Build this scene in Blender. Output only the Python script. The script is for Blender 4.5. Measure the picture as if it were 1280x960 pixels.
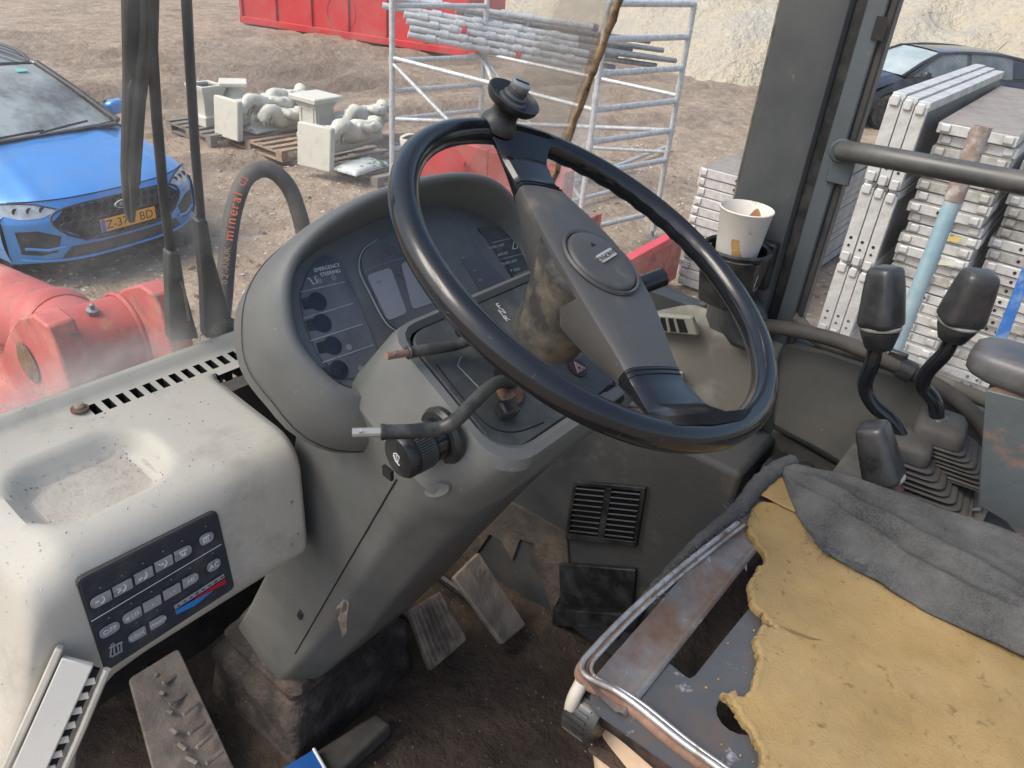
import bpy, bmesh, math, random
from mathutils import Vector, Matrix, noise
from mathutils.bvhtree import BVHTree
random.seed(7)
V = Vector
rad = math.radians
for o in list(bpy.data.objects): bpy.data.objects.remove(o)
scene = bpy.context.scene
COL = scene.collection

# ------------------------------------------------------------------ camera
# machine axes: +X right of the operator, +Y forward, +Z up; z = 0 is the cab floor, z = GZ the yard
FPX = 961.0; IW, IH = 1280.0, 960.0
PITCH, ROLL, AZ = rad(31), rad(5.4), rad(36)
GZ = -1.5
CAM = V((0, 0, 1.45))
cF = V((math.cos(AZ)*math.cos(PITCH), math.sin(AZ)*math.cos(PITCH), -math.sin(PITCH)))
_r0 = V((math.sin(AZ), -math.cos(AZ), 0)); _u0 = _r0.cross(cF)
cR = _r0*math.cos(ROLL) + _u0*math.sin(ROLL)
cU = -_r0*math.sin(ROLL) + _u0*math.cos(ROLL)
cam = bpy.data.cameras.new('camera'); camo = bpy.data.objects.new('camera', cam); COL.objects.link(camo)
camo.matrix_world = Matrix(((cR.x, cU.x, -cF.x, CAM.x), (cR.y, cU.y, -cF.y, CAM.y), (cR.z, cU.z, -cF.z, CAM.z), (0, 0, 0, 1)))
cam.sensor_width = 36; cam.lens = FPX/IW*36; cam.clip_start = 0.02; cam.clip_end = 1000
scene.camera = camo

# ------------------------------------------------------------------ light: overcast day
world = bpy.data.worlds.new('World'); scene.world = world; world.use_nodes = True
SUN_EL, SUN_AZ = rad(52), rad(150)      # azimuth measured from +X towards +Y
wn = world.node_tree.nodes; wl = world.node_tree.links
sky = wn.new('ShaderNodeTexSky'); sky.sky_type = 'NISHITA'; sky.sun_disc = False
sky.sun_elevation = SUN_EL; sky.sun_rotation = rad(90) - SUN_AZ
sky.air_density = 1.0; sky.dust_density = 4.0; sky.ozone_density = 0.7
wn['Background'].inputs[1].default_value = 0.14
wl.new(sky.outputs[0], wn['Background'].inputs[0])
sun = bpy.data.lights.new('sun', 'SUN'); sun.energy = 1.0; sun.angle = rad(30); sun.color = (1, .955, .90)
suno = bpy.data.objects.new('sun', sun); COL.objects.link(suno)
sd = V((math.cos(SUN_AZ)*math.cos(SUN_EL), math.sin(SUN_AZ)*math.cos(SUN_EL), math.sin(SUN_EL)))
suno.rotation_euler = sd.to_track_quat('Z', 'Y').to_euler()
scene.view_settings.view_transform = 'Standard'; scene.view_settings.look = 'None'
scene.view_settings.gamma = 1; scene.view_settings.use_curve_mapping = False
scene.view_settings.exposure = 0.98
cy = scene.cycles
cy.max_bounces = 7; cy.diffuse_bounces = 3; cy.glossy_bounces = 3; cy.transmission_bounces = 4; cy.transparent_max_bounces = 12; cy.caustics_reflective = False; cy.caustics_refractive = False

# ------------------------------------------------------------------ measuring helpers
def ray(x, y): return cR*((x-IW/2)/FPX) - cU*((y-IH/2)/FPX) + cF
def PX(x, y, X): d = ray(x, y); return CAM + d*((X-CAM.x)/d.x)
def PY(x, y, Y): d = ray(x, y); return CAM + d*((Y-CAM.y)/d.y)
def PZ(x, y, Z): d = ray(x, y); return CAM + d*((Z-CAM.z)/d.z)
def PD(x, y, t): return CAM + ray(x, y)*t
def PP(x, y, p, n): d = ray(x, y); return CAM + d*((V(p)-CAM).dot(n)/d.dot(n))
def lerp(a, b, t): return a + (b-a)*t
def sstep(a, b, x):
    t = max(0, min(1, (x-a)/(b-a))); return t*t*(3-2*t)
def nz(x, y, z=0.0, s=1.0): return noise.noise(V((x*s, y*s, z*s)))
def catmull(P, n=6, closed=False):
    P = [V(p) for p in P]; out = []; N = len(P)
    rng = range(N if closed else N-1)
    for i in rng:
        p0 = P[(i-1) % N] if closed or i > 0 else P[0]*2-P[1]
        p1 = P[i]; p2 = P[(i+1) % N]
        p3 = P[(i+2) % N] if closed or i+2 < N else P[N-1]*2-P[N-2]
        for k in range(n):
            t = k/n
            out.append(0.5*((2*p1) + (p2-p0)*t + (2*p0-5*p1+4*p2-p3)*t*t + (3*p1-p0-3*p2+p3)*t**3))
    if not closed: out.append(P[-1])
    return out
def rpoly(P, r, n=4):
    """round the corners of a 2D polygon"""
    out = []; N = len(P); P = [V(p) for p in P]
    for i in range(N):
        a, b, c = P[i-1], P[i], P[(i+1) % N]
        ri = r[i] if isinstance(r, (list, tuple)) else r
        d1 = (a-b); d2 = (c-b); m = min(d1.length, d2.length)*.49
        rr = min(ri, m)
        if rr < 1e-6: out.append(b); continue
        s = b+d1.normalized()*rr; e = b+d2.normalized()*rr
        for k in range(n+1):
            t = k/n; out.append(s*(1-t)**2 + b*2*t*(1-t) + e*t*t)
    return out

# ------------------------------------------------------------------ materials
MATS = {}
def mat(name, col, rough=.6, metal=0., var=.12, vs=6., bump=0., bs=40., dirt=None, spec=.5, coat=0., dirt2=None, bd=.25, flat=False):
    """procedural: base colour broken up by noise, up to two dirt/wear layers (colour, cover 0-1, scale[, sharpness]), fine bump"""
    if name in MATS: return MATS[name]
    m = bpy.data.materials.new(name); m.use_nodes = True; MATS[name] = m
    N = m.node_tree.nodes; L = m.node_tree.links; b = N['Principled BSDF']
    tc = N.new('ShaderNodeTexCoord')
    def nz_(s, d=5, r=.6):
        t = N.new('ShaderNodeTexNoise'); t.inputs['Scale'].default_value = s; t.inputs['Detail'].default_value = d
        t.inputs['Roughness'].default_value = r; L.new(tc.outputs['Object'], t.inputs['Vector']); return t
    def mix(fac, a, bb):
        x = N.new('ShaderNodeMix'); x.data_type = 'RGBA'
        if isinstance(fac, float): x.inputs[0].default_value = fac
        else: L.new(fac, x.inputs[0])
        for i, c in ((6, a), (7, bb)):
            if isinstance(c, tuple): x.inputs[i].default_value = (*c[:3], 1)
            else: L.new(c, x.inputs[i])
        return x.outputs[2]
    def ramp(src, lo, hi):
        r = N.new('ShaderNodeMapRange'); r.inputs[1].default_value = lo; r.inputs[2].default_value = hi
        L.new(src, r.inputs[0]); return r.outputs[0]
    c0 = tuple(max(0, c*(1-var)) for c in col); c1 = tuple(min(1, c*(1+var)) for c in col)
    t = nz_(vs); c = mix(ramp(t.outputs[0], .3, .7), c0, c1)
    rg = None
    for i, d in enumerate((dirt, dirt2)):
        if d:
            dt = nz_(d[2], 5, .68); sh = d[3] if len(d) > 3 else .12
            mid = .72 - .44*d[1]
            f = ramp(dt.outputs[0], mid-sh, mid+sh); c = mix(f, c, d[0])
            if i == 0: rg = f
    L.new(c, b.inputs['Base Color'])
    if flat: b.inputs['Roughness'].default_value = rough
    elif rg:
        mr = N.new('ShaderNodeMapRange'); L.new(rg, mr.inputs[0]); mr.inputs[3].default_value = rough; mr.inputs[4].default_value = min(1, rough+.3); L.new(mr.outputs[0], b.inputs['Roughness'])
    else:
        mr = N.new('ShaderNodeMapRange'); L.new(nz_(vs*2.3, 3).outputs[0], mr.inputs[0]); mr.inputs[3].default_value = max(.02, rough-.1); mr.inputs[4].default_value = min(1, rough+.1); L.new(mr.outputs[0], b.inputs['Roughness'])
    b.inputs['Metallic'].default_value = metal
    b.inputs['Specular IOR Level'].default_value = spec
    if coat: b.inputs['Coat Weight'].default_value = coat; b.inputs['Coat Roughness'].default_value = .06
    if bump:
        bt = nz_(bs, 4, .65); bp = N.new('ShaderNodeBump'); bp.inputs['Strength'].default_value = min(1, bump); bp.inputs['Distance'].default_value = bd/bs
        L.new(bt.outputs[0], bp.inputs['Height']); L.new(bp.outputs[0], b.inputs['Normal'])
    return m
def glassmat(name, dirt_sheen, dirt_sheen_col, zlo=None, zhi=None, extra=0., ax=2, scale=9., tint=(.97, .985, .98), inv=False):
    """window glass: clear, weakly reflecting, with a film of dried dirt (on the car screen: painted sky sheen) that thickens towards one edge (object axis ax from zlo to zhi)"""
    m = bpy.data.materials.new(name); m.use_nodes = True; MATS[name] = m
    N = m.node_tree.nodes; L = m.node_tree.links; N.remove(N['Principled BSDF']); out = N['Material Output']
    tc = N.new('ShaderNodeTexCoord'); no = N.new('ShaderNodeTexNoise'); no.inputs['Scale'].default_value = scale; no.inputs['Detail'].default_value = 5; no.inputs['Roughness'].default_value = .7
    L.new(tc.outputs['Object'], no.inputs['Vector'])
    no2 = N.new('ShaderNodeTexNoise'); no2.inputs['Scale'].default_value = 160; no2.inputs['Detail'].default_value = 2; L.new(tc.outputs['Object'], no2.inputs['Vector'])
    sp = N.new('ShaderNodeMapRange'); sp.inputs[1].default_value = .70; sp.inputs[2].default_value = .78; sp.inputs[4].default_value = .35; L.new(no2.outputs[0], sp.inputs[0])
    f = N.new('ShaderNodeMapRange'); f.inputs[1].default_value = .42; f.inputs[2].default_value = .75; f.inputs[3].default_value = dirt_sheen*.5; f.inputs[4].default_value = dirt_sheen*1.8
    L.new(no.outputs[0], f.inputs[0]); fac = f.outputs[0]
    def math_(op, a, b_):
        x = N.new('ShaderNodeMath'); x.operation = op; x.use_clamp = True
        for i, q in enumerate((a, b_)):
            if isinstance(q, (int, float)): x.inputs[i].default_value = q
            else: L.new(q, x.inputs[i])
        return x.outputs[0]
    fac = math_('ADD', fac, math_('MULTIPLY', sp.outputs[0], .16))
    if zlo is not None:
        sx = N.new('ShaderNodeSeparateXYZ'); L.new(tc.outputs['Object'], sx.inputs[0])
        g = N.new('ShaderNodeMapRange'); g.interpolation_type = 'SMOOTHSTEP'; g.inputs[1].default_value = zlo; g.inputs[2].default_value = zhi; g.inputs[3].default_value = 0 if inv else 1; g.inputs[4].default_value = 1 if inv else 0
        L.new(sx.outputs[ax], g.inputs[0])
        n3 = N.new('ShaderNodeMapRange'); n3.inputs[1].default_value = .0; n3.inputs[2].default_value = .62; L.new(no.outputs[0], n3.inputs[0])
        fac = math_('ADD', fac, math_('MULTIPLY', math_('MULTIPLY', g.outputs[0], n3.outputs[0]), extra))
    tr = N.new('ShaderNodeBsdfTransparent'); tr.inputs[0].default_value = (*tint, 1)
    df = N.new('ShaderNodeBsdfDiffuse'); df.inputs[0].default_value = (*dirt_sheen_col, 1)
    tl = N.new('ShaderNodeBsdfTranslucent'); tl.inputs[0].default_value = (*dirt_sheen_col, 1)
    dm = N.new('ShaderNodeMixShader'); dm.inputs[0].default_value = .5; L.new(df.outputs[0], dm.inputs[1]); L.new(tl.outputs[0], dm.inputs[2])
    m1 = N.new('ShaderNodeMixShader'); L.new(fac, m1.inputs[0]); L.new(tr.outputs[0], m1.inputs[1]); L.new(dm.outputs[0], m1.inputs[2])
    gl = N.new('ShaderNodeBsdfGlossy'); gl.inputs['Roughness'].default_value = .03
    fr = N.new('ShaderNodeFresnel'); fr.inputs[0].default_value = 1.18
    m2 = N.new('ShaderNodeMixShader'); L.new(math_('MULTIPLY', fr.outputs[0], .6), m2.inputs[0]); L.new(m1.outputs[0], m2.inputs[1]); L.new(gl.outputs[0], m2.inputs[2])
    L.new(m2.outputs[0], out.inputs[0]); return m

# ------------------------------------------------------------------ mesh helpers
class MB:
    def __init__(s): s.v = []; s.f = []
    def add(s, vs, fs):
        k = len(s.v); s.v += [V(p) for p in vs]; s.f += [tuple(i+k for i in f) for f in fs]; return s
    def obox(s, c, ax, ay, az):
        c = V(c); ax, ay, az = V(ax), V(ay), V(az)
        vs = [c+ax*i+ay*j+az*k for k in (-1, 1) for j in (-1, 1) for i in (-1, 1)]
        fs = [(0, 2, 3, 1), (4, 5, 7, 6), (0, 1, 5, 4), (2, 6, 7, 3), (0, 4, 6, 2), (1, 3, 7, 5)]
        if ax.cross(ay).dot(az) < 0: fs = [f[::-1] for f in fs]
        return s.add(vs, fs)
    def box(s, x0, x1, y0, y1, z0, z1):
        return s.obox(((x0+x1)/2, (y0+y1)/2, (z0+z1)/2), ((x1-x0)/2, 0, 0), (0, (y1-y0)/2, 0), (0, 0, (z1-z0)/2))
    def loft(s, loops, cap0=False, cap1=False, closed=True):
        n = len(loops[0]); vs = [p for l in loops for p in l]; fs = []
        for i in range(len(loops)-1):
            for j in range(n if closed else n-1):
                a = i*n+j; b = i*n+(j+1) % n; fs.append((a, b, b+n, a+n))
        if cap0: fs.append(tuple(range(n-1, -1, -1)))
        if cap1: fs.append(tuple(range((len(loops)-1)*n, len(loops)*n)))
        return s.add(vs, fs)
    def tube(s, path, r, n=10, caps=True, closed=False, up=None):
        P = [V(p) for p in path]; N = len(P); loops = []
        t0 = (P[1]-P[0]).normalized()
        u = V(up) if up else (V((0, 0, 1)) if abs(t0.z) < .9 else V((1, 0, 0)))
        for i in range(N):
            if closed: t = (P[(i+1) % N]-P[i-1])
            else: t = P[min(i+1, N-1)]-P[max(i-1, 0)]
            t.normalize(); u = (u-t*u.dot(t)).normalized(); w = t.cross(u)
            ri = r(i/(N-1)) if callable(r) else (r[i] if isinstance(r, (list, tuple)) else r)
            loops.append([P[i]+(u*math.cos(2*math.pi*k/n)+w*math.sin(2*math.pi*k/n))*ri for k in range(n)])
        if closed: loops.append(loops[0]); caps = False
        return s.loft(loops, caps, caps)
    def cyl(s, p0, p1, r0, r1=None, n=16, caps=True):
        p0, p1 = V(p0), V(p1); return s.tube([p0, p1], [r0, r0 if r1 is None else r1], n, caps)
    def lathe(s, prof, o, axis, n=24, caps=(True, True), up=None):
        a = V(axis).normalized(); u = V(up) if up else (V((0, 0, 1)) if abs(a.z) < .9 else V((1, 0, 0)))
        u = (u-a*u.dot(a)).normalized(); w = a.cross(u); o = V(o)
        loops = [[o+a*h+(u*math.cos(2*math.pi*k/n)+w*math.sin(2*math.pi*k/n))*r for k in range(n)] for r, h in prof]
        return s.loft(loops, caps[0], caps[1])
    def prism(s, poly, off):
        n = len(poly); off = V(off); P = [V(p) for p in poly]
        nrm = sum(((P[i]).cross(P[(i+1) % n]) for i in range(n)), V((0, 0, 0)))
        loops = [P, [p+off for p in P]]
        if nrm.dot(off) < 0: loops = loops[::-1]
        return s.loft(loops, True, True)
    def grid(s, fn, nu, nv, skip=None):
        vs = [fn(i/nu, j/nv) for j in range(nv+1) for i in range(nu+1)]
        fs = [(j*(nu+1)+i, j*(nu+1)+i+1, (j+1)*(nu+1)+i+1, (j+1)*(nu+1)+i) for j in range(nv) for i in range(nu) if not (skip and skip(i, j))]
        return s.add(vs, fs)
    def hit(s, x, y, lift=0.):
        """where the sight line through picture point x, y meets this surface"""
        if not hasattr(s, 'bvh'): s.bvh = BVHTree.FromPolygons(s.v, s.f)
        d = ray(x, y).normalized(); p, n, i, t = s.bvh.ray_cast(CAM, d)
        if p is None: raise RuntimeError('no hit %s %s' % (x, y))
        n = n if n.dot(d) < 0 else -n
        return p+n*lift
    def hitn(s, x, y):
        s.hit(x, y); d = ray(x, y).normalized(); n = s.bvh.ray_cast(CAM, d)[1]; return n if n.dot(d) < 0 else -n
    def mesh(s, name, m, base, smooth=35, flip=False):
        me = bpy.data.meshes.new(name); b = V(base)
        me.from_pydata([tuple(p-b) for p in s.v], [], [f[::-1] for f in s.f] if flip else s.f); me.update()
        me.materials.append(m)
        if smooth:
            me.shade_smooth(); me.set_sharp_from_angle(angle=rad(smooth))
        return me
    def build(s, name, m, parent=None, smooth=35, bevel=0., seg=2, base=None, thick=0., subd=0, fix=False):
        bs = V(base) if base is not None else V((0, 0, 0))
        pw = parent['_w'] if parent is not None else None
        if pw is not None and base is None: bs = V(pw)
        me = s.mesh(name, m, bs, smooth)
        if fix:
            bm = bmesh.new(); bm.from_mesh(me); bmesh.ops.recalc_face_normals(bm, faces=bm.faces); bm.to_mesh(me); bm.free()
        o = bpy.data.objects.new(name, me); COL.objects.link(o)
        if parent is not None: o.parent = parent; o.location = bs-V(pw)
        else: o.location = bs
        o['_w'] = tuple(bs)
        if thick:
            q = o.modifiers.new('t', 'SOLIDIFY'); q.thickness = thick; q.offset = -1
        if bevel:
            q = o.modifiers.new('b', 'BEVEL'); q.width = bevel; q.segments = seg; q.limit_method = 'ANGLE'; q.angle_limit = rad(40); q.harden_normals = False
        if subd:
            q = o.modifiers.new('s', 'SUBSURF'); q.levels = subd; q.render_levels = subd
        return o
def tag(o, label=None, cat=None, group=None, kind=None):
    if label: o['label'] = label
    if cat: o['category'] = cat
    if group: o['group'] = group
    if kind: o['kind'] = kind
    return o
def thing(name, label, cat, loc=(0, 0, 0), group=None):
    o = bpy.data.objects.new(name, None); COL.objects.link(o); o.location = loc; o.empty_display_size = .1
    o['_w'] = tuple(loc); return tag(o, label, cat, group)
def copy_tree(o, parent=None):
    c = o.copy(); COL.objects.link(c); c.parent = parent
    for ch in list(o.children): copy_tree(ch, c)
    return c
def plate(name, outer, holes, o, ex, ey, th, m, parent=None, bevel=0.):
    """flat sheet with cut-outs: 2D outlines in the frame o, ex, ey"""
    cu = bpy.data.curves.new('tmp', 'CURVE'); cu.dimensions = '2D'; cu.fill_mode = 'BOTH'; cu.extrude = th/2
    for loop in [outer]+holes:
        sp = cu.splines.new('POLY'); sp.points.add(len(loop)-1); sp.use_cyclic_u = True
        for p, q in zip(sp.points, loop): p.co = (q[0], q[1], 0, 1)
    return _conv(name, cu, o, ex, ey, m, parent, bevel)
def _conv(name, cu, o, ex, ey, m, parent, bevel=0.):
    t = bpy.data.objects.new('tmp', cu); COL.objects.link(t)
    dg = bpy.context.evaluated_depsgraph_get(); me = bpy.data.meshes.new_from_object(t.evaluated_get(dg))
    bpy.data.objects.remove(t); bpy.data.curves.remove(cu)
    ex = V(ex).normalized(); ey = V(ey); ey = (ey-ex*ey.dot(ex)).normalized(); ez = ex.cross(ey); o = V(o)
    pw = V(parent['_w']) if parent is not None else V((0, 0, 0))
    me.transform(Matrix(((ex.x, ey.x, ez.x, o.x-pw.x), (ex.y, ey.y, ez.y, o.y-pw.y), (ex.z, ey.z, ez.z, o.z-pw.z), (0, 0, 0, 1))))
    me.materials.clear(); me.materials.append(m); me.name = name
    ob = bpy.data.objects.new(name, me); COL.objects.link(ob); ob['_w'] = tuple(pw)
    if parent is not None: ob.parent = parent
    if bevel:
        q = ob.modifiers.new('b', 'BEVEL'); q.width = bevel; q.segments = 2; q.limit_method = 'ANGLE'
    return ob
def text(name, s, m, parent, o, ex, ey, size, th=.0004, align='CENTER', bold=0., shear=0., sx=1.):
    cu = bpy.data.curves.new('tmp', 'FONT'); cu.body = s; cu.size = size; cu.extrude = th/2; cu.align_x = align; cu.align_y = 'CENTER'; cu.offset = bold; cu.shear = shear
    cu.resolution_u = 3
    return _conv(name, cu, o, ex, ey, m, parent)
def skin(name, verts, edges, radii, m, parent, sub=2, base=None):
    me = bpy.data.meshes.new(name); pw = V(parent['_w'])
    me.from_pydata([tuple(V(v)-pw) for v in verts], edges, []); o = bpy.data.objects.new(name, me); COL.objects.link(o)
    sm = o.modifiers.new('s', 'SKIN'); sm.use_smooth_shade = True
    for sv, r in zip(me.skin_vertices[0].data, radii): sv.radius = (r, r) if not isinstance(r, tuple) else r
    me.skin_vertices[0].data[0].use_root = True
    ss = o.modifiers.new('u', 'SUBSURF'); ss.levels = sub; ss.render_levels = sub
    dg = bpy.context.evaluated_depsgraph_get(); dg.update(); m2 = bpy.data.meshes.new_from_object(o.evaluated_get(dg))
    o.modifiers.clear(); o.data = m2; m2.materials.clear(); m2.materials.append(m); m2.shade_smooth(); o.parent = parent; o['_w'] = tuple(pw); return o
ORD = ['first', 'second', 'third', 'fourth', 'fifth', 'sixth', 'seventh', 'eighth', 'ninth', 'tenth', 'eleventh', 'twelfth', 'thirteenth', 'fourteenth', 'fifteenth', 'sixteenth', 'seventeenth', 'eighteenth', 'nineteenth', 'twentieth', 'twenty-first', 'twenty-second', 'twenty-third', 'twenty-fourth', 'twenty-fifth', 'twenty-sixth', 'twenty-seventh', 'twenty-eighth', 'twenty-ninth', 'thirtieth', 'thirty-first', 'thirty-second', 'thirty-third']

# ------------------------------------------------------------------ material library
M_beige = mat('dash_beige', (.535, .500, .420), .52, var=.05, vs=4, bump=.22, bs=260, dirt=((.27, .25, .205), .10, 9, .18), dirt2=((.20, .18, .15), .07, 70, .03))
M_grey = mat('column_grey', (.130, .135, .127), .40, var=.10, vs=5, bump=.35, bs=420, dirt=((.18, .18, .165), .30, 9, .22), dirt2=((.32, .31, .28), .0, 120, .03))
M_dkgrey = mat('panel_dark_grey', (.050, .055, .056), .45, var=.15, vs=7, bump=.2, bs=300, dirt=((.14, .14, .13), .25, 16, .18))
M_black = mat('black_plastic', (.016, .017, .018), .34, var=.2, vs=10, bump=.12, bs=240, dirt=((.075, .075, .07), .18, 22, .2))
M_gloss = mat('worn_glossy_black', (.011, .0125, .015), .16, var=.2, vs=10, spec=.5, flat=True, bump=.015, bs=30)
M_wblack = mat('wiper_black', (.012, .0135, .014), .4, var=.2, vs=20, dirt=((.04, .042, .042), .12, 20, .1))
M_rubber = mat('old_rubber', (.032, .031, .029), .7, var=.2, vs=12, bump=.3, bs=120, dirt=((.10, .09, .075), .32, 10, .2))
M_pad = mat('wheel_pad', (.062, .061, .059), .5, var=.15, vs=8, bump=.5, bs=520, dirt=((.17, .145, .10), .07, 9, .10))
M_padmud = mat('wheel_hub_muddy', (.045, .044, .041), .6, var=.15, vs=9, bump=.6, bs=200, dirt=((.155, .135, .10), .36, 22, .10))
M_mud = mat('dry_mud', (.058, .040, .027), .92, var=.4, vs=14, bump=1., bs=28, bd=.4, dirt=((.085, .064, .045), .24, 22, .12), dirt2=((.02, .017, .014), .28, 5, .2))
M_wall = mat('cab_wall_dark', (.046, .053, .058), .5, var=.22, vs=5, bump=.25, bs=60, dirt=((.085, .075, .062), .34, 5, .2), dirt2=((.17, .145, .11), .08, 9, .12))
M_wallg = mat('cab_wall_grey', (.070, .072, .069), .55, var=.12, vs=4, bump=.25, bs=240, dirt=((.12, .115, .10), .22, 7, .2), dirt2=((.3, .28, .25), .0, 60, .03))
M_pillar = mat('pillar_steel_blue', (.062, .068, .070), .42, var=.12, vs=3, bump=.05, bs=30, dirt=((.10, .10, .095), .25, 6, .25), dirt2=((.22, .17, .12), .02, 24, .05))
M_pillar2 = mat('pillar_channel_paint', (.085, .103, .112), .4, var=.12, vs=4, dirt=((.06, .065, .065), .3, 8, .2), dirt2=((.20, .12, .07), .05, 18, .06))
M_seal = mat('window_seal', (.10, .092, .075), .8, var=.2, vs=12, bump=.4, bs=90, dirt=((.28, .25, .19), .3, 18, .15))
M_joint = mat('seal_glue_brown', (.27, .17, .085), .8, var=.35, vs=40, bump=.6, bs=120, dirt=((.07, .045, .03), .25, 60, .08))
M_steel = mat('bare_steel', (.42, .43, .44), .33, 1., var=.2, vs=9, bump=.15, bs=50, dirt=((.16, .10, .07), .22, 13, .1), dirt2=((.7, .7, .7), .1, 20, .1))
M_pan = mat('seat_pan_steel', (.095, .10, .105), .38, .4, var=.2, vs=6, bump=.12, bs=40, dirt=((.15, .10, .07), .24, 14, .12), dirt2=((.40, .39, .38), .10, 34, .05))
M_panrust = mat('seat_pan_worn', (.25, .235, .22), .45, .6, var=.3, vs=9, bump=.3, bs=60, dirt=((.16, .09, .055), .42, 13, .12), dirt2=((.6, .6, .6), .08, 30, .08))
M_chrome = mat('polished_edge', (.42, .42, .41), .38, .7, var=.2, vs=20, bump=.2, bs=60, dirt=((.16, .115, .085), .30, 24, .10))
M_rust = mat('rusty_steel', (.16, .085, .055), .8, .1, var=.35, vs=15, bump=.5, bs=60, dirt=((.30, .20, .15), .3, 20, .15))
M_rustpaint = mat('grey_paint_rusting', (.085, .10, .105), .5, .2, var=.15, vs=6, bump=.2, bs=50, dirt=((.21, .12, .08), .36, 9, .05))
M_foam = mat('yellow_foam', (.255, .170, .062), .95, var=.2, vs=14, bump=1., bs=320, bd=.45, dirt=((.32, .235, .115), .30, 6, .25), dirt2=((.14, .09, .035), .15, 75, .06))
M_foamcut = mat('foam_torn_edge', (.30, .185, .06), .95, var=.2, vs=30, bump=1., bs=150)
M_fabric = mat('grey_seat_cloth', (.056, .057, .055), .95, var=.5, vs=420, bump=1., bs=520, bd=.9, dirt=((.135, .135, .13), .35, 9, .2), spec=.15)
M_thread = mat('frayed_thread', (.07, .08, .09), .9, var=.3, vs=50)
M_tan = mat('tan_cloth', (.50, .37, .26), .95, var=.12, vs=14, bump=.5, bs=300, dirt=((.30, .21, .15), .22, 10, .2), spec=.1)
M_pedal = mat('pedal_steel_muddy', (.19, .165, .14), .7, .2, var=.3, vs=16, bump=.7, bs=60, dirt=((.30, .25, .20), .36, 18, .12))
M_pedalr = mat('pedal_rubber_muddy', (.12, .095, .075), .85, var=.35, vs=20, bump=.6, bs=90, dirt=((.26, .21, .165), .42, 22, .12))
M_white = mat('white_print', (.66, .67, .66), .6, var=.1, vs=60)
M_greyprint = mat('faded_print', (.20, .205, .20), .6, var=.2, vs=80)
M_panel = mat('climate_panel_slate', (.037, .045, .060), .35, var=.15, vs=10, bump=.05, dirt=((.10, .10, .10), .2, 30, .15), dirt2=((.3, .29, .27), .0, 120, .04))
M_button = mat('button_grey', (.36, .36, .355), .5, var=.1, vs=30, dirt=((.14, .14, .14), .2, 80, .12))
M_btnprint = mat('button_print', (.80, .80, .77), .6, var=.05)
M_blue = mat('scale_blue', (.03, .24, .62), .4, var=.1); M_redp = mat('scale_red', (.50, .02, .05), .4, var=.1)
M_void = mat('dark_void', (.006, .006, .006), .9, var=.2)
M_cup = mat('paper_cup', (.74, .69, .60), .75, var=.06, vs=20, dirt=((.45, .28, .13), .10, 26, .05))
M_coffee = mat('coffee_stain', (.36, .19, .075), .6, var=.25, vs=40)
M_moss = mat('moss', (.09, .17, .012), .95, var=.5, vs=60, bump=1., bs=200)
M_redm = mat('loader_red_faded', (.43, .085, .072), .55, var=.2, vs=5, bump=.3, bs=40, dirt=((.17, .11, .08), .27, 11, .06), dirt2=((.56, .22, .17), .30, 6, .12))
M_redc = mat('container_red', (.50, .018, .022), .38, var=.12, vs=1.5, dirt=((.25, .10, .08), .14, 3, .15))
M_alu = mat('aluminium', (.60, .61, .61), .38, .85, var=.14, vs=9, dirt=((.35, .34, .32), .25, 14, .2))
M_galv = mat('galvanised_tube', (.58, .60, .60), .45, .35, var=.15, vs=12, dirt=((.34, .34, .33), .25, 25, .15))
M_galvd = mat('dull_tube', (.30, .31, .32), .45, .7, var=.2, vs=12, dirt=((.18, .17, .16), .3, 25, .15))
M_alum = mat('aluminium_matt', (.54, .54, .525), .5, .2, var=.12, vs=7, dirt=((.30, .29, .26), .25, 9, .2), bump=.05)
M_ply = mat('deck_plywood', (.21, .185, .165), .8, var=.2, vs=9, dirt=((.30, .28, .25), .3, 6, .2))
M_plyd = mat('deck_black_film', (.055, .055, .057), .5, var=.2, vs=9, dirt=((.16, .16, .15), .3, 8, .2))
M_stone = mat('cast_stone', (.62, .60, .52), .85, var=.12, vs=7, bump=.5, bs=50, dirt=((.40, .39, .32), .24, 7, .2))
M_wood = mat('pallet_wood', (.38, .27, .17), .85, var=.25, vs=14, bump=.3, bs=40, dirt=((.22, .18, .14), .3, 10, .2))
M_woodg = mat('pallet_wood_grey', (.20, .175, .15), .9, var=.25, vs=14, bump=.3, bs=40)
M_bag = mat('plastic_bag_white', (.58, .61, .58), .4, var=.1, vs=9, dirt=((.05, .13, .06), .34, 6, .05))
M_bluepipe = mat('pale_blue_pipe', (.26, .40, .46), .45, .2, var=.12, vs=9, dirt=((.42, .45, .44), .25, 13, .15))
M_hose = mat('hydraulic_hose', (.035, .034, .033), .6, var=.25, vs=16, bump=.3, bs=90, dirt=((.14, .12, .10), .34, 12, .2))
M_orange = mat('hose_print_orange', (.62, .12, .035), .6, var=.2, vs=60)
M_tanprint = mat('hose_print_tan', (.30, .20, .12), .6, var=.3, vs=60)
# ================================================================== CAB SHELL (setting)
WALLX = 1.27
LWX = 1.10                     # inner face of the heater box in the right footwell
FLZ = .10
FW = 1.12                      # firewall
def struct(o): return tag(o, kind='structure')
def floorfn(u, v):
    x = lerp(-.25, WALLX+.02, u); y = lerp(-.9, FW+.03, v)
    return V((x, y, FLZ + .012*nz(x, y, 3, 7) + .008*nz(x, y, 1, 19) - .012 + .03*sstep(.75, 1.1, y)*(nz(x, y, 8, 5)+.4)))
struct(MB().grid(floorfn, 80, 90).build('cab_floor', M_mud, smooth=80))
struct(MB().box(-.25, WALLX+.06, FW, FW+.04, -.2, .66).build('firewall', mat('firewall_black', (.02, .02, .021), .8, var=.4, vs=6, bump=.3, bs=40, dirt=((.07, .055, .04), .3, 6, .2))))
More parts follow.
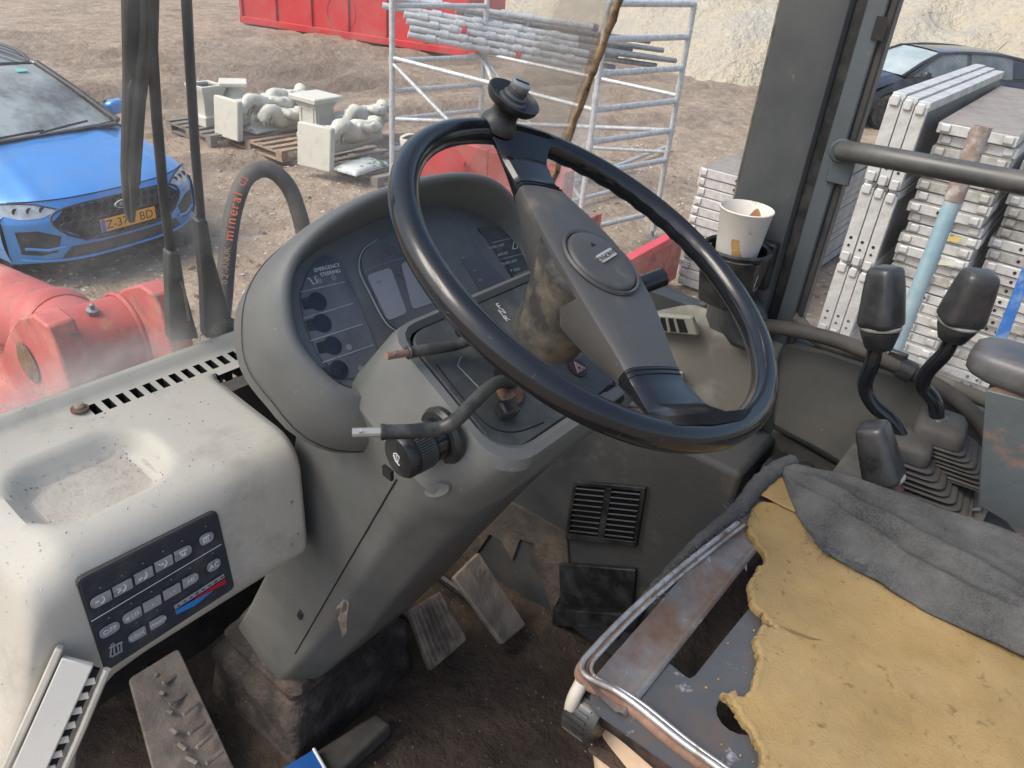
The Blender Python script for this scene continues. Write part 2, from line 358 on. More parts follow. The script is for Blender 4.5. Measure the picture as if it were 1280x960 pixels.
# right cab wall with torn-out lower front and the grille openings
wall = MB()
wall.box(WALLX, WALLX+.04, -.9, FW+.02, -.2, .855)
wallo = struct(wall.build('cab_wall_right', M_wall))
struct(MB().box(LWX, WALLX-.001, .30, FW-.001, -.1, .672).build('heater_box', M_wall, bevel=.012))
# flaking trim at the bottom of the right wall
fl = [PX(*p, LWX-.006) for p in [(560, 690), (585, 645), (625, 622), (660, 640), (708, 668), (712, 720), (690, 766), (678, 726), (662, 706), (668, 680), (650, 674), (640, 700), (626, 676), (612, 668), (590, 700)]]
struct(MB().prism(fl, (.006, 0, 0)).build('wall_lining_torn', mat('torn_lining_muddy', (.060, .052, .043), .9, var=.3, vs=12, bump=.8, bs=50, dirt=((.17, .135, .10), .36, 9, .15), dirt2=((.03, .03, .032), .3, 6, .15)), smooth=0))
# grille in the wall
gr = thing('wall_vent_grille', 'black louvred vent grille set into the dark lower cab wall', 'vent', PX(760, 640, LWX))
g4 = [PX(*p, LWX-.006) for p in [(718, 601), (808, 609), (796, 683), (707, 672)]]
gx0, gx1 = max(q.y for q in g4), min(q.y for q in g4); gz0, gz1 = min(q.z for q in g4), max(q.z for q in g4)
def gq(a, c): return lerp(lerp(g4[3], g4[2], a), lerp(g4[0], g4[1], a), c)
def gbox(a0, a1, c0, c1, x0, x1): return MB().prism([V((x0, gq(a, c).y, gq(a, c).z)) for a, c in ((a0, c0), (a1, c0), (a1, c1), (a0, c1))], (x1-x0, 0, 0))
fr = MB()
for (a0, a1, c0, c1) in ((0, 1, .0, .09), (0, 1, .94, 1), (0, .05, .09, .94), (.95, 1, .09, .94), (.47, .56, .09, .94)):
    gbox(a0, a1, c0, c1, LWX-.010, LWX-.001).build('frame', M_black, gr, bevel=.001)
gbox(.03, .97, .05, .97, LWX-.004, LWX-.0005).build('backing', M_void, gr)
for half in ((.055, .465), (.565, .945)):
    for k in range(9):
        zc = .14+k*.092; pm = (gq(half[0], zc)+gq(half[1], zc))/2; pv = (gq(half[1], zc)-gq(half[0], zc))/2
        MB().obox(V((LWX-.0075, pm.y, pm.z)), V((0, pv.y, pv.z)), (.003, 0, -.003), (.001, 0, .001)).build('slat', M_black, gr)
# lower cover box on the wall
lb = [PX(*p, LWX-.012) for p in [(698, 705), (794, 713), (790, 768), (700, 757)]]
b0 = thing('wall_cover_box', 'dark square cover plate low on the cab wall below the vent grille', 'cover', PX(745, 760, LWX))
MB().prism(lb, (.012, 0, 0)).build('cover', M_black, b0, bevel=.003)
lb2 = [PX(*p, LWX-.03) for p in [(690, 762), (800, 770), (790, 792), (690, 782)]]
MB().prism(lb2, (.03, 0, 0)).build('step_lip', M_black, b0, bevel=.003)
# upper grey wall lining
def lin(p, dx=.0): return PX(p[0], p[1], WALLX-.02-dx)
up = [lin(p) for p in [(975, 430), (1030, 438), (1120, 468), (1235, 512), (1420, 590), (1420, 760), (1105, 612), (965, 532)]]
struct(MB().prism(up, (.02, 0, 0)).build('cab_wall_lining', M_wallg, bevel=.006))
lo = [PX(*p, WALLX-.009) for p in [(965, 536), (1100, 616), (1420, 775), (1420, 900), (940, 800), (938, 600)]]
struct(MB().prism(lo, (.009, 0, 0)).build('cab_wall_lower_lining', mat('lower_lining', (.035, .035, .034), .6, var=.2, vs=6, bump=.2, bs=60, dirt=((.07, .065, .055), .3, 7, .2)), bevel=.004))
struct(MB().tube(catmull([lin(p, .003) for p in [(968, 534), (1030, 566), (1102, 612), (1200, 664)]], 4), .004, 6).build('wall_lining_edge', M_void))
# ------------------------------------------------------------------ corner pillar
PT, PB = 1.98, .80
pil = thing('cab_pillar', 'dark steel corner post of the cab with a blue grey window channel', 'pillar', (1.28, .40, PB))
prof = [(1.245, .478), (1.238, .466), (1.238, .392), (1.244, .380), (1.254, .376), (1.33, .376), (1.33, .482), (1.25, .482)]
MB().loft([[V((x, y, z)) for x, y in prof] for z in (PB, PT)], True, True).build('post', M_pillar, pil, smooth=40, fix=True)
MB().box(1.256, 1.33, .358, .376, PB, PT).build('inner_channel', M_black, pil, bevel=.002)
MB().box(1.250, 1.33, .330, .3585, PB, PT).build('window_channel', M_pillar2, pil, bevel=.003)
MB().tube([V((1.262, .325, PB)), V((1.262, .325, PT))], .006, 8).build('rubber_seal', M_rubber, pil)
MB().tube([V((1.25, .481, PB)), V((1.25, .481, PT))], .0035, 6).build('glass_bead', M_seal, pil)
cl = PX(1097, 32, 1.249); MB().box(1.2465, 1.2495, cl.y-.012, cl.y+.004, cl.z-.018, cl.z+.012).build('seal_clip', M_black, pil)
cl = PX(1052, 205, 1.248); MB().box(1.244, 1.2495, cl.y-.02, cl.y+.016, cl.z-.03, cl.z+.02).build('rail_bracket', M_pillar2, pil, bevel=.002)
# post carried down to the floor, with its ribs
for y0, y1, x0 in ((.255, .290, 1.17), (.215, .240, 1.20)):
    MB().box(x0, 1.245, y0, y1, .0, .66).build('lower_rib', M_black, pil, bevel=.006)
# ------------------------------------------------------------------ glass
def wsy(z): return .92 - .29*(z-.9)          # windscreen plane
G_ws = glassmat('windscreen_glass', .060, (.80, .79, .77), .895, .975, .30)
G_sd = glassmat('corner_glass', .05, (.82, .82, .80), .76, .90, .38, ax=1, inv=True)
G_rt = glassmat('side_glass', .03, (.62, .62, .62), .86, 1.0, .30)
wsg = MB().prism([V((-.3, wsy(.893), .893)), V((1.298, wsy(.893), .893)), V((1.298, wsy(2.0), 2.0)), V((-.3, wsy(2.0), 2.0))], (0, .005, 0)).build('windscreen', G_ws, smooth=0)
tag(wsg, 'dusty front windscreen pane above the beige dashboard', 'window')
YJ = .485
q = [(wsy(.80), .80), (wsy(2.0), 2.0), (YJ, 2.0), (YJ, .90)] + [(PX(px_, py_, 1.302).y, PX(px_, py_, 1.302).z) for px_, py_ in [(896, 368), (880, 381), (850, 386), (800, 381)]]
csg = MB().prism([V((1.302, a, b)) for a, b in q], (.005, 0, 0)).build('corner_window', G_sd, smooth=0)
tag(csg, 'hazy side pane between windscreen and corner post', 'window')
rsg = MB().box(1.292, 1.297, -.9, .332, .84, 2.0).build('side_window', G_rt, smooth=0)
tag(rsg, 'right side window pane behind the control levers', 'window')
# brown glue joint between windscreen and corner pane
def joint(t, dx=0, dy=0):
    z = lerp(.80, 1.9, t); return V((1.302+dx, wsy(z)+dy, z))
jo = MB().tube([joint(i/60, .0035*nz(i*.9, 2), .0035*nz(i*.8, 9)) for i in range(61)], lambda t: .0068+.0022*nz(t*40, 5), 6).build('window_joint_strip', M_joint, smooth=60)
tag(jo, 'cracked brown glue strip joining windscreen and corner pane', 'seal')
# windscreen lower rubber edge
tag(MB().tube([V((-.3, wsy(.893)-.002, .894)), V((1.29, wsy(.893)-.002, .894))], .003, 6).build('windscreen_seal', M_rubber), 'thin black rubber edge along the foot of the windscreen', 'seal')
# corner pane seal
tag(MB().tube(catmull([PX(*p, 1.296) for p in [(700, 366), (770, 378), (850, 386), (878, 382), (893, 371), (900, 350), (908, 300)]], 6), .006, 8).build('corner_window_seal', M_seal), 'dirty beige rubber seal round the corner pane', 'seal')
# right window sill trim and moss-grown seal
tag(MB().tube(catmull([PX(*p, 1.262) for p in [(985, 385), (1003, 408), (1025, 425), (1060, 437), (1110, 452), (1180, 480), (1260, 512), (1340, 545)]], 6), .012, 10).build('side_window_seal', M_seal, smooth=60), 'crumbling pale seal along the right window sill', 'seal')
# grab rail
gr0 = thing('grab_rail', 'dull grey steel grab rail across the right side window', 'rail', PX(1052, 190, 1.245))
MB().tube(catmull([PX(1052, 188, 1.24), PX(1090, 194, 1.215), PX(1150, 205, 1.205), PX(1280, 229, 1.205), PX(1400, 250, 1.205)], 6), .0152, 14).build('tube', mat('rail_grey', (.075, .078, .075), .4, .3, var=.2, vs=9, dirt=((.16, .15, .13), .3, 12, .2)), gr0, smooth=60)
MB().lathe([(.017, 0), (.0185, .003), (.0165, .008)], PX(1052, 188, 1.245), (-1, -.4, 0), 14).build('end_flange', M_pillar2, gr0)
# black corrugated cable along the sill
cb = catmull([PX(*p, X_) for p, X_ in [((940, 405), 1.215), ((990, 412), 1.215), ((1050, 427), 1.22), ((1110, 452), 1.225), ((1170, 482), 1.23), ((1210, 512), 1.23), ((1240, 548), 1.22), ((1256, 590), 1.2)]], 8)
cab_ = thing('sill_cable', 'thick black cable running along the right window sill', 'cable', cb[0])
MB().tube(cb, .0125, 12).build('cable', M_rubber, cab_, smooth=60)
k = cb[27]; k2 = cb[28]; MB().lathe([(.0155, -.012), (.017, -.01), (.017, .01), (.0155, .012)], k, k2-k, 14).build('clip_band', M_black, cab_)
kk = PX(1122, 446, 1.228); MB().obox(kk, (0, .014, .0), (.006, 0, 0), (0, 0, .009)).build('clip', M_black, cab_, bevel=.002)

# ================================================================== DASHBOARD
dash = thing('dashboard', 'beige plastic dashboard with slotted top, storage tray and climate panel', 'dashboard', (.2, .78, .69))
prof = [(.922, .891), (.919, .899), (.911, .905), (.902, .904), (.895, .897), (.889, .893), (.883, .8925), (.881, .8922), (.860, .8895), (.858, .8893)]
prof += [(lerp(.858, .70, i/22), lerp(.8893, .873, i/22)) for i in range(1, 23)]
prof += [(.688, .871), (.677, .866), (.668, .858), (.662, .848), (.658, .835)]
nfront0 = len(prof)
prof += [(.6575, .815), (.657, .79), (.6565, .765), (.656, .74), (.656, .72), (.657, .705), (.661, .694), (.668, .688), (.68, .685), (.72, .685)]
SL0, SL1, NSL = .322, .548, 13
sw = (SL1-SL0)/(NSL-.45)
slots = [(round(SL0+i*sw, 5), round(SL0+i*sw+sw*.55, 5)) for i in range(NSL)]
xs = sorted(set([round(v, 5) for s_ in slots for v in s_] + [round(-.06+i*.0085, 5) for i in range(62) if not SL0-.006 < -.06+i*.0085 < SL1+.001] ))
xs = [x for x in xs if x <= .452] + [.458, .463, .467, .470] if False else xs
XR = .4815                       # right end of the beige dash front; the ledge above runs on behind the cluster
def ztop(x): return .87 - .02*sstep(.20, .15, x) - .20*max(0, .155-x)/.07*.9*sstep(.17, .12, x)
def zbot(x):
    for (x0, z0), (x1, z1) in zip([(.47, .685), (.24, .685), (.20, .68), (.17, .655), (.14, .585), (.11, .46), (.05, .2)], [(.24, .685), (.20, .68), (.17, .655), (.14, .585), (.11, .46), (.05, .2), (-.2, -.1)]):
        if x >= x1: return lerp(z1, z0, (x-x1)/(x0-x1)) if x0 != x1 else z0
    return 0.
def tray(x, y):
    dx_ = max(0., abs(x-.268)-.028)/.058; dy_ = max(0., abs(y-.768)-.012)/.050; r_ = math.sqrt(dx_*dx_+dy_*dy_); return -.027*sstep(1.0, .52, r_)
def dpt(x, k):
    y, z = prof[k]; zt = ztop(x)-.87
    if k < nfront0:
        w = sstep(.93, .70, y); z = z + tray(x, y) + zt*w
    else:
        t = (k-nfront0)/(len(prof)-1-nfront0); z0 = .835+zt; z1 = min(zbot(x), z0-.1); t2 = (.835-z)/.15; z = lerp(z0, z1, t2)
    e = sstep(XR-.022, XR, x)
    if y < .85 and x > XR-.025:                     # rounded right end
        y = y + .022*(1-math.sqrt(max(0, 1-e*e*.98)))*(1 if k > 12 else .3); z = z - .010*(1-math.sqrt(max(0, 1-e*e*.98)))
    return V((x, y, z))
xs1 = sorted(set([x for x in xs if x < XR-.024] + [round(XR-.024+.024*math.sin(i/8*math.pi/2), 5) for i in range(9)] + [v for s_ in slots for v in s_ if XR-.024 < v < XR]))
slots_all = slots
kS0, kS1 = 7, 8
dm = MB(); n1 = len(xs1); K = len(prof)
vs = [dpt(x, k) for k in range(K) for x in xs1]
def isslot(xa, xb): return any(a-1e-6 <= xa and xb <= b+1e-6 for a, b in slots)
fs = []
for k in range(K-1):
    for i in range(n1-1):
        if k == kS0 and isslot(xs1[i], xs1[i+1]): continue
        fs.append((k*n1+i, (k+1)*n1+i, (k+1)*n1+i+1, k*n1+i+1))
dm.add(vs, fs)
dm.add([dpt(XR, k) for k in range(K)] , [tuple(range(K-1, -1, -1))])
dm.build('moulding', M_beige, dash, smooth=50); DM = dm
# ledge running on to the right behind the cluster
xs2 = sorted(set([XR] + [x for x in xs if XR < x] + [v for s_ in slots for v in s_ if v > XR] + [.60, .75, .9, 1.05, 1.2]))
led = MB(); n2 = len(xs2); KL = 12
vs = [V((x, *prof[k])) for k in range(KL) for x in xs2]; fs = []
for k in range(KL-1):
    for i in range(n2-1):
        if k == kS0 and isslot(xs2[i], xs2[i+1]): continue
        fs.append((k*n2+i, (k+1)*n2+i, (k+1)*n2+i+1, k*n2+i+1))
led.add(vs, fs).build('rear_ledge', M_beige, dash, smooth=50)
for a, b in slots:                                   # slot wells
    y0, y1 = prof[kS1][0], prof[kS0][0]; z = prof[kS0][1]
    s_ = MB(); s_.add([(a, y0, z-.003), (b, y0, z-.003), (b, y1, z), (a, y1, z), (a, y0, z-.03), (b, y0, z-.03), (b, y1, z-.03), (a, y1, z-.03)],
                      [(0, 4, 5, 1), (1, 5, 6, 2), (2, 6, 7, 3), (3, 7, 4, 0), (4, 7, 6, 5)]); s_.build('defrost_slot', M_void, dash, smooth=0)
for (bx, by) in ((100, 512), (306, 428)):             # ledge bolts with rusty washers
    p = PZ(bx, by, .893)
    w = MB().lathe([(.0105, 0), (.0105, .0025), (.006, .0035)], p, (0, 0, 1), 16).build('washer', M_rust, dash)
    MB().lathe([(.0062, .003), (.0062, .006), (.004, .0085), (.001, .009)], p, (0, 0, 1), 12).build('bolt_head', mat('bolt_beige', (.34, .28, .22), .6), w)
# crumbs and dirt in the tray and over the dash
def crumbs(name, n, m, seed, rng, zf, s0, s1, parent):
    rnd = random.Random(seed); c = MB()
    for i in range(n):
        x, y = rng(rnd); z = zf(x, y); s_ = rnd.uniform(s0, s1); a = rnd.uniform(0, 6.3)
        ax = V((math.cos(a), math.sin(a), 0))*s_*rnd.uniform(.6, 1.8); ay = V((-math.sin(a), math.cos(a), 0))*s_*.6
        c.add([V((x, y, z))+ax, V((x, y, z))+ay, V((x, y, z))-ax, V((x, y, z))-ay, V((x, y, z+s_*.5))], [(0, 1, 4), (1, 2, 4), (2, 3, 4), (3, 0, 4)])
    return tag(c.build(name, m, parent, smooth=0), kind='stuff')
def dz_(x, y):
    ys = [p[0] for p in prof[:nfront0]]
    for k in range(nfront0-1):
        if ys[k] >= y >= ys[k+1]:
            a, b = dpt(x, k), dpt(x, k+1); t = (y-a.y)/(b.y-a.y) if a.y != b.y else 0; return lerp(a.z, b.z, t)+.0003
    return .87
crumbs('tray_crumbs', 420, mat('pale_crumbs', (.55, .50, .42), .9), 3, lambda r: (r.uniform(.215, .325), r.uniform(.735, .805)), dz_, .0005, .0022, dash)
crumbs('tray_grit', 110, mat('brown_grit', (.16, .12, .09), .9), 4, lambda r: (r.uniform(.21, .33), r.uniform(.73, .81)), dz_, .0005, .002, dash)
crumbs('dash_grit', 110, mat('dark_grit', (.10, .09, .075), .9), 5, lambda r: (r.uniform(.06, .455), r.uniform(.69, .86)), dz_, .0004, .0015, dash)
crumbs('dash_specks', 240, mat('white_specks', (.75, .74, .70), .9), 6, lambda r: (abs(r.gauss(0, .06))+.06, r.uniform(.67, .80)), dz_, .0004, .0013, dash)
# tray lining of dried dirt
def tdirt(u, v):
    x, y = lerp(.205, .334, u), lerp(.728, .812, v); dx_ = max(0., abs(x-.268)-.028)/.058; dy_ = max(0., abs(y-.768)-.012)/.050; e = 2.6*(.62-math.sqrt(dx_*dx_+dy_*dy_))+.8*nz(x, y, 2, 40)+.4*nz(x, y, 5, 110)
    return V((x, y, dz_(x, y)+max(-.0015, min(.0006, e*.0012))+.0003*nz(x, y, 2, 200)))
tl = MB(); tl.grid(tdirt, 110, 70)
tl.build('tray_dirt', mat('tray_dirt', (.52, .475, .41), .95, var=.15, vs=20, bump=.8, bs=200, dirt=((.30, .24, .19), .24, 24, .10)), dash, smooth=80)

# ------------------------------------------------------------------ climate panel
YP = .6552
def pp(x, y): return PY(x, y, YP-.0016)
cp = thing('climate_control_panel', 'slate grey climate control panel with grey membrane buttons on the dash front', 'control panel', PY(195, 740, YP))
quad = [PY(*p, YP) for p in [(98, 727), (270, 640), (292, 735), (133, 838)]]
ctr = sum(quad, V())/4
MB().prism([V((a.x, YP, a.y)) for a in rpoly([(q_.x, q_.z) for q_ in quad], .006, 3)], (0, .012, 0)).build('face', M_panel, cp, bevel=.0008)
qb = [ctr+(q_-ctr)*1.012+(q_-ctr).normalized()*.001 for q_ in quad]
MB().prism([V((a.x, YP+.0004, a.y)) for a in rpoly([(q_.x, q_.z) for q_ in qb], .008, 3)], (0, .01, 0)).build('surround', mat('panel_shadow_gap', (.05, .048, .042), .8), cp)
ex_ = (quad[1]-quad[0]).normalized(); ey_ = (quad[0]-quad[3]); ey_ = (ey_-ex_*ey_.dot(ex_)).normalized()
def Z5(x, y): return 90+x/918*220, 620+y/960*230
def button(zx, zy, w, h, lab=None, round_=(1, 1), sym=None):
    c = pp(*Z5(zx, zy)); a, b = w/2, h/2; rr = [h*.48*(1 if round_[0] else .12), h*.48*(1 if round_[1] else .12)]
    pl = rpoly([(-a, -b), (a, -b), (a, b), (-a, b)], [rr[0], rr[1], rr[1], rr[0]], 4)
    bt = MB().prism([c+ex_*p[0]+ey_*p[1] for p in pl], (0, -.0012, 0)).build('button', M_button, cp, smooth=0)
    o = c+V((0, -.0016, 0))
    if lab: text('button_lettering', lab, M_btnprint, bt, o, ex_, ey_, h*(.62 if len(lab) < 4 else .50), sx=.9)
    if sym:
        for poly in sym:
            MB().tube([o+ex_*(px_*w)+ey_*(py_*h) for px_, py_ in poly], .0006, 5).build('button_symbol', M_btnprint, bt)
    l = pp(*Z5(zx-4, zy-62)); MB().lathe([(.0011, 0), (.0011, .0006)], l, (0, -1, 0), 8).build('indicator_dot', M_greyprint, cp)
w_, h_ = .0205, .0140
seat_ = [(.08, .3), (.16, .05), (.10, -.2), (-.05, -.3)]
button(150, 540, w_*1.05, h_, None, (1, 0), [seat_, [(-.3, .05), (-.1, .05)]])
button(263, 477, w_, h_, None, (0, 0), [seat_, [(-.3, .15), (-.1, .1)], [(-.3, -.2), (-.12, -.05)]])
button(373, 412, w_, h_, None, (0, 0), [seat_, [(-.3, -.2), (-.12, -.05)]])
button(478, 350, w_, h_, None, (0, 0), [seat_, [(-.3, .2), (-.15, .0), (-.05, .1)]])
button(578, 295, w_, h_, None, (0, 1), [[(-.2, .25), (.2, .25), (.14, -.12), (-.14, -.12), (-.2, .25)], [(-.08, -.28), (-.08, .12)], [(.05, -.28), (.05, .12)]])
button(700, 220, w_*.85, h_*1.05, None, (1, 1), [[(-.2, .2), (.2, .25), (.22, -.25), (-.25, -.2), (-.2, .2)], [(-.05, .08), (.1, .08), (.1, -.1), (-.05, -.1), (-.05, .08)]])
button(195, 697, w_*1.05, h_, 'OFF', (1, 1)); button(312, 622, w_*1.02, h_, '# LO', (1, 0)); button(417, 560, w_, h_, '-', (0, 0))
button(520, 497, w_, h_, '- -', (0, 0)); button(617, 437, w_*.95, h_, 'HI', (0, 1)); button(738, 360, w_*.85, h_*1.05, 'AC', (1, 1))
button(338, 723, w_*.98, h_*.92, 'COOL', (1, 0)); button(446, 656, w_*.92, h_*.92, 'WARM', (0, 1))
def stroke(name, pts, r, m, par, conv): MB().tube([conv(*p) for p in pts], r, 5).build(name, m, par)
stroke('divider_line', [Z5(100, 655), Z5(778, 252)], .0005, M_white, cp, pp)
def wedge(name, pts, m): MB().prism([pp(*Z5(*p)) for p in pts], (0, -.0008, 0)).build(name, m, cp, smooth=0)
wedge('temperature_scale_blue', [(537, 597), (640, 540), (735, 492), (640, 570), (543, 617)], M_blue)
wedge('temperature_scale_red', [(640, 533), (798, 430), (803, 455), (735, 488), (640, 540)], M_redp)
wedge('level_bar', [(530, 572), (790, 405), (795, 424), (537, 590)], M_button)
for i in range(8): 
    a = Z5(lerp(553, 780, i/7), lerp(569, 423, i/7)); o = pp(*a)+V((0, -.001, 0)); MB().obox(o, ex_*.0017, ey_*.0008, (0, .0003, 0)).build('level_segment', M_panel, cp)
for i, (a, b, hgt) in enumerate([((200, 840), (206, 775), 0), ((222, 828), (216, 768), 0), ((243, 815), (238, 780), 0), ((258, 806), (255, 770), 0), ((192, 795), (262, 762), 0), ((208, 838), (262, 806), 0)]):
    stroke('heater_symbol', [Z5(*a), Z5(*b)], .0012, M_button, cp, pp)
# ------------------------------------------------------------------ side louvre, lower left
lv = thing('side_air_louvre', 'long light grey air louvre on the left end of the beige dashboard', 'vent', PY(60, 900, .64))
A_ = PY(86, 818, .646); B_ = PY(8, 992, .646); d_ = (B_-A_).normalized(); n_ = V((-.30, -.70, .65)); n_ = (n_-d_*n_.dot(d_)).normalized(); s_ = d_.cross(n_).normalized()
if s_.x < 0: s_ = -s_
Ln = (B_-A_).length
MB().obox((A_+B_)/2+s_*.011+n_*.006, d_*(Ln/2), s_*.0155, n_*.004).build('slat', mat('louvre_grey', (.56, .545, .49), .5, var=.06, vs=9, dirt=((.25, .28, .2), .1, 40, .05)), lv, bevel=.0015)
MB().obox((A_+B_)/2-s_*.010+n_*.004, d_*(Ln/2+.008), s_*.004, n_*.006).build('frame_edge', M_beige, lv, bevel=.002)
MB().obox((A_+B_)/2+s_*.0295+n_*.0015, d_*(Ln/2-.006), s_*.004, n_*.003).build('opening', M_void, lv)
for i in range(9):
    c = lerp(A_, B_, .12+i*.105)+s_*.0295+n_*.004; MB().obox(c, (d_+s_*.6).normalized()*.0035, (s_-d_*.6).normalized()*.005, n_*.002).build('fin', M_beige, lv)
MB().tube([A_+s_*.040+n_*.001+d_*.004, lerp(A_, B_, .5)+s_*.042+n_*.001, B_+s_*.042], .004, 8).build('frame_rail', M_beige, lv)

# ================================================================== RIGHT CONSOLE (beige corner panel)
rc = thing('corner_console', 'beige moulded corner panel with air vents right of the wheel', 'console', (1.22, .6, .45))
def rcf(u, v):
    y = lerp(.335, .91, u); t = v
    z = lerp(.868-.05*sstep(.5, .62, y), .674-.10*sstep(.55, .42, y), t)
    x = 1.235 - .13*sstep(.30, 1.0, t)*sstep(.42, .62, y) - .05*sstep(.62, .90, y) + .02*sstep(.12, 0, t)
    return V((x, y, z))
MB().grid(rcf, 40, 26).build('panel', mat('console_beige_dirty', (.175, .168, .142), .6, var=.08, vs=4, bump=.25, bs=260, dirt=((.16, .145, .115), .42, 6, .25), dirt2=((.42, .40, .34), .1, 8, .2)), rc, smooth=60, fix=True, thick=.02)
def vent(name, quadpx, X, nb, label):
    Q = [PX(*p, X) for p in quadpx]; c = sum(Q, V())/4
    t = tag(MB().prism([c+(q_-c)*1.0 for q_ in Q], (.014, 0, 0)).build('vent_frame', mat('vent_beige', (.27, .26, .21), .55, var=.08), rc, bevel=.003), None)
    I = [c+(q_-c)*.72+V((-.0012, 0, 0)) for q_ in Q]; MB().prism(I, (.004, 0, 0)).build('vent_opening', M_void, rc, smooth=0)
    for i in range(nb):
        f = (i+1)/(nb+1); a = lerp(I[0], I[1], f); b = lerp(I[3], I[2], f); MB().tube([a+V((-.002, 0, 0)), b+V((-.002, 0, 0))], .0028, 6).build('vent_fin', MATS['vent_beige'], rc)
vent('v', [(796, 391), (864, 397), (872, 420), (796, 413)], 1.208, 4, '')
vent('v', [(818, 464), (852, 467), (852, 515), (812, 515)], 1.205, 1, '')
# cup holder on the post, paper cup in it
cu0 = PX(926, 293, 1.165); cu0z = cu0.z
ch = thing('cup_holder', 'black plastic cup holder bracket fixed to the corner post', 'cup holder', (cu0.x, cu0.y, cu0z-.09))
hz0 = cu0z-.030
MB().lathe([(.050, 0), (.055, .002), (.056, .008), (.052, .011), (.048, .008), (.048, 0)], (cu0.x, cu0.y, hz0), (0, 0, 1), 36, (False, False)).build('ring', M_black, ch)
body = [(-.052, -.02), (-.03, -.047), (.02, -.05), (.055, -.04), (.06, .03), (.04, .05), (-.04, .045)]
MB().loft([[V((cu0.x+a*s1, cu0.y+b*s1, z)) for a, b in rpoly(body, .012, 3)] for z, s1 in ((hz0-.001, 1.), (hz0-.03, .97), (hz0-.085, .80), (hz0-.088, .7))], False, True).build('body', M_black, ch, smooth=40, fix=True)
MB().box(cu0.x+.05, 1.237, cu0.y-.045, cu0.y+.045, hz0-.07, hz0+.012).build('mount', M_black, ch, bevel=.004)
MB().tube(catmull([V((cu0.x-.02, cu0.y-.051, hz0-.02)), V((cu0.x-.02, cu0.y-.049, hz0-.045)), V((cu0.x+.0, cu0.y-.048, hz0-.047))], 4), .0008, 5).build('mould_line', M_greyprint, ch)
# dark footing below the holder
MB().prism([PX(*p, 1.205) for p in [(893, 368), (912, 362), (950, 384), (962, 440), (944, 447), (912, 434), (896, 412)]], (.032, 0, 0)).build('footing', M_dkgrey, ch, bevel=.012)
pc = thing('paper_cup', 'small white paper cup with coffee stains in the cup holder', 'cup', (cu0.x, cu0.y, hz0-.028))
hb, ht = hz0-.028, cu0z+.040
MB().lathe([(.028, 0), (.0305, .0), (.041, ht-hb), (.0425, ht-hb+.0015), (.0428, ht-hb+.003), (.0415, ht-hb+.0042), (.0398, ht-hb+.002), (.0295, .004), (.0, .004)], (cu0.x, cu0.y, hb), (0, 0, 1), 48, (True, False)).build('cup', M_cup, pc, smooth=40)
def stain(u, v):        # dried coffee tongue on the inside wall
    a = lerp(-.95, .55, u); top = .74+.17*math.sin(u*4.2-.6)+.05*math.sin(u*13)
    h = lerp(.012, (ht-hb)*top, v); r = lerp(.0295, .0398, h/(ht-hb))-.0006
    return V((cu0.x+math.cos(a)*r, cu0.y+math.sin(a)*r, hb+h))
MB().grid(stain, 30, 8).build('coffee_stain', M_coffee, pc, smooth=60)
def drip(u, v):
    a = lerp(2.95, 3.25, u)+.35; h = lerp(.012, .060, v); r = lerp(.0305, .041, h/(ht-hb))+.0004; w = (.15+1.1*math.sin(math.pi*v)**.7*(1.2-v))*(1+.25*math.sin(v*17))
    return V((cu0.x+math.cos(a+.10*math.sin(v*5)+(u-.5)*.12*w)*r, cu0.y+math.sin(a+.10*math.sin(v*5)+(u-.5)*.12*w)*r, hb+h))
MB().grid(drip, 6, 14).build('coffee_drip', mat('coffee_drip', (.42, .25, .10), .7, var=.3, vs=60), pc, smooth=60)
# ================================================================== STEERING COLUMN
CX = .63
sc = thing('steering_column', 'grey plastic steering column tower with ignition panel and rubber foot', 'steering column', (CX, .93, 0))
SN = V((0, -.5, .866)); SY = V((0, .866, .5)); EX = V((1, 0, 0))
SP = V((.65, .42, 1.03))                                    # ignition panel plane
def rsec(c, hx0, hx1, hy0, hy1, ch, r, n=4):        # section with a chamfer at the near left edge
    return [V(c)+EX*p[0]+SY*p[1] for p in rpoly([(-hx0, -hy0+ch*.9), (-hx0+ch, -hy0), (hx1-.012, -hy0), (hx1, -hy0+.012), (hx1, hy1), (-hx0, hy1)], r, n)]
def rrect(c, hx0, hx1, hy0, hy1, r, n=5):
    return [V(c)+EX*p[0]+SY*p[1] for p in rpoly([(-hx0, -hy0), (hx1, -hy0), (hx1, hy1), (-hx0, hy1)], r, n)]
loops = [rsec(SP-SN*.008, .150, .150, .068, .098, .03, .024), rsec(SP-SN*.001, .157, .157, .074, .104, .03, .027), rsec(SP-SN*.002, .166, .166, .083, .108, .03, .03), rsec(SP-SN*.012, .172, .172, .089, .11, .03, .032),
         rsec((CX, .45, .955), .178, .172, .080, .12, .05, .03), rsec((CX, .495, .90), .160, .160, .082, .15, .05, .03), rsec((CX, .535, .84), .146, .142, .084, .18, .05, 0.014), rsec((CX, .57, .78), .138, .128, .085, .15, .05, 0.012),
         rsec((CX, .64, .65), .134, .116, .084, .12, .048, 0.010), rsec((CX, .70, .53), .131, .110, .084, .10, .046, 0.009), rsec((CX, .80, .36), .129, .106, .084, .09, .044, 0.009), rsec((CX, .862, .26), .126, .103, .080, .085, .042, 0.009), rsec((CX, .875, .235), .115, .094, .07, .075, .036, .014)]
TW = MB().loft(loops, False, True); TW.build('tower', M_grey, sc, smooth=30, fix=True)
igp = MB().prism(rrect(SP-SN*.006, .149, .149, .067, .097, .029), -SN*.01).build('ignition_panel', M_dkgrey, sc, bevel=.002)
def sp(x, y, h=.0): return PP(x, y, SP-SN*.006+SN*h, SN)
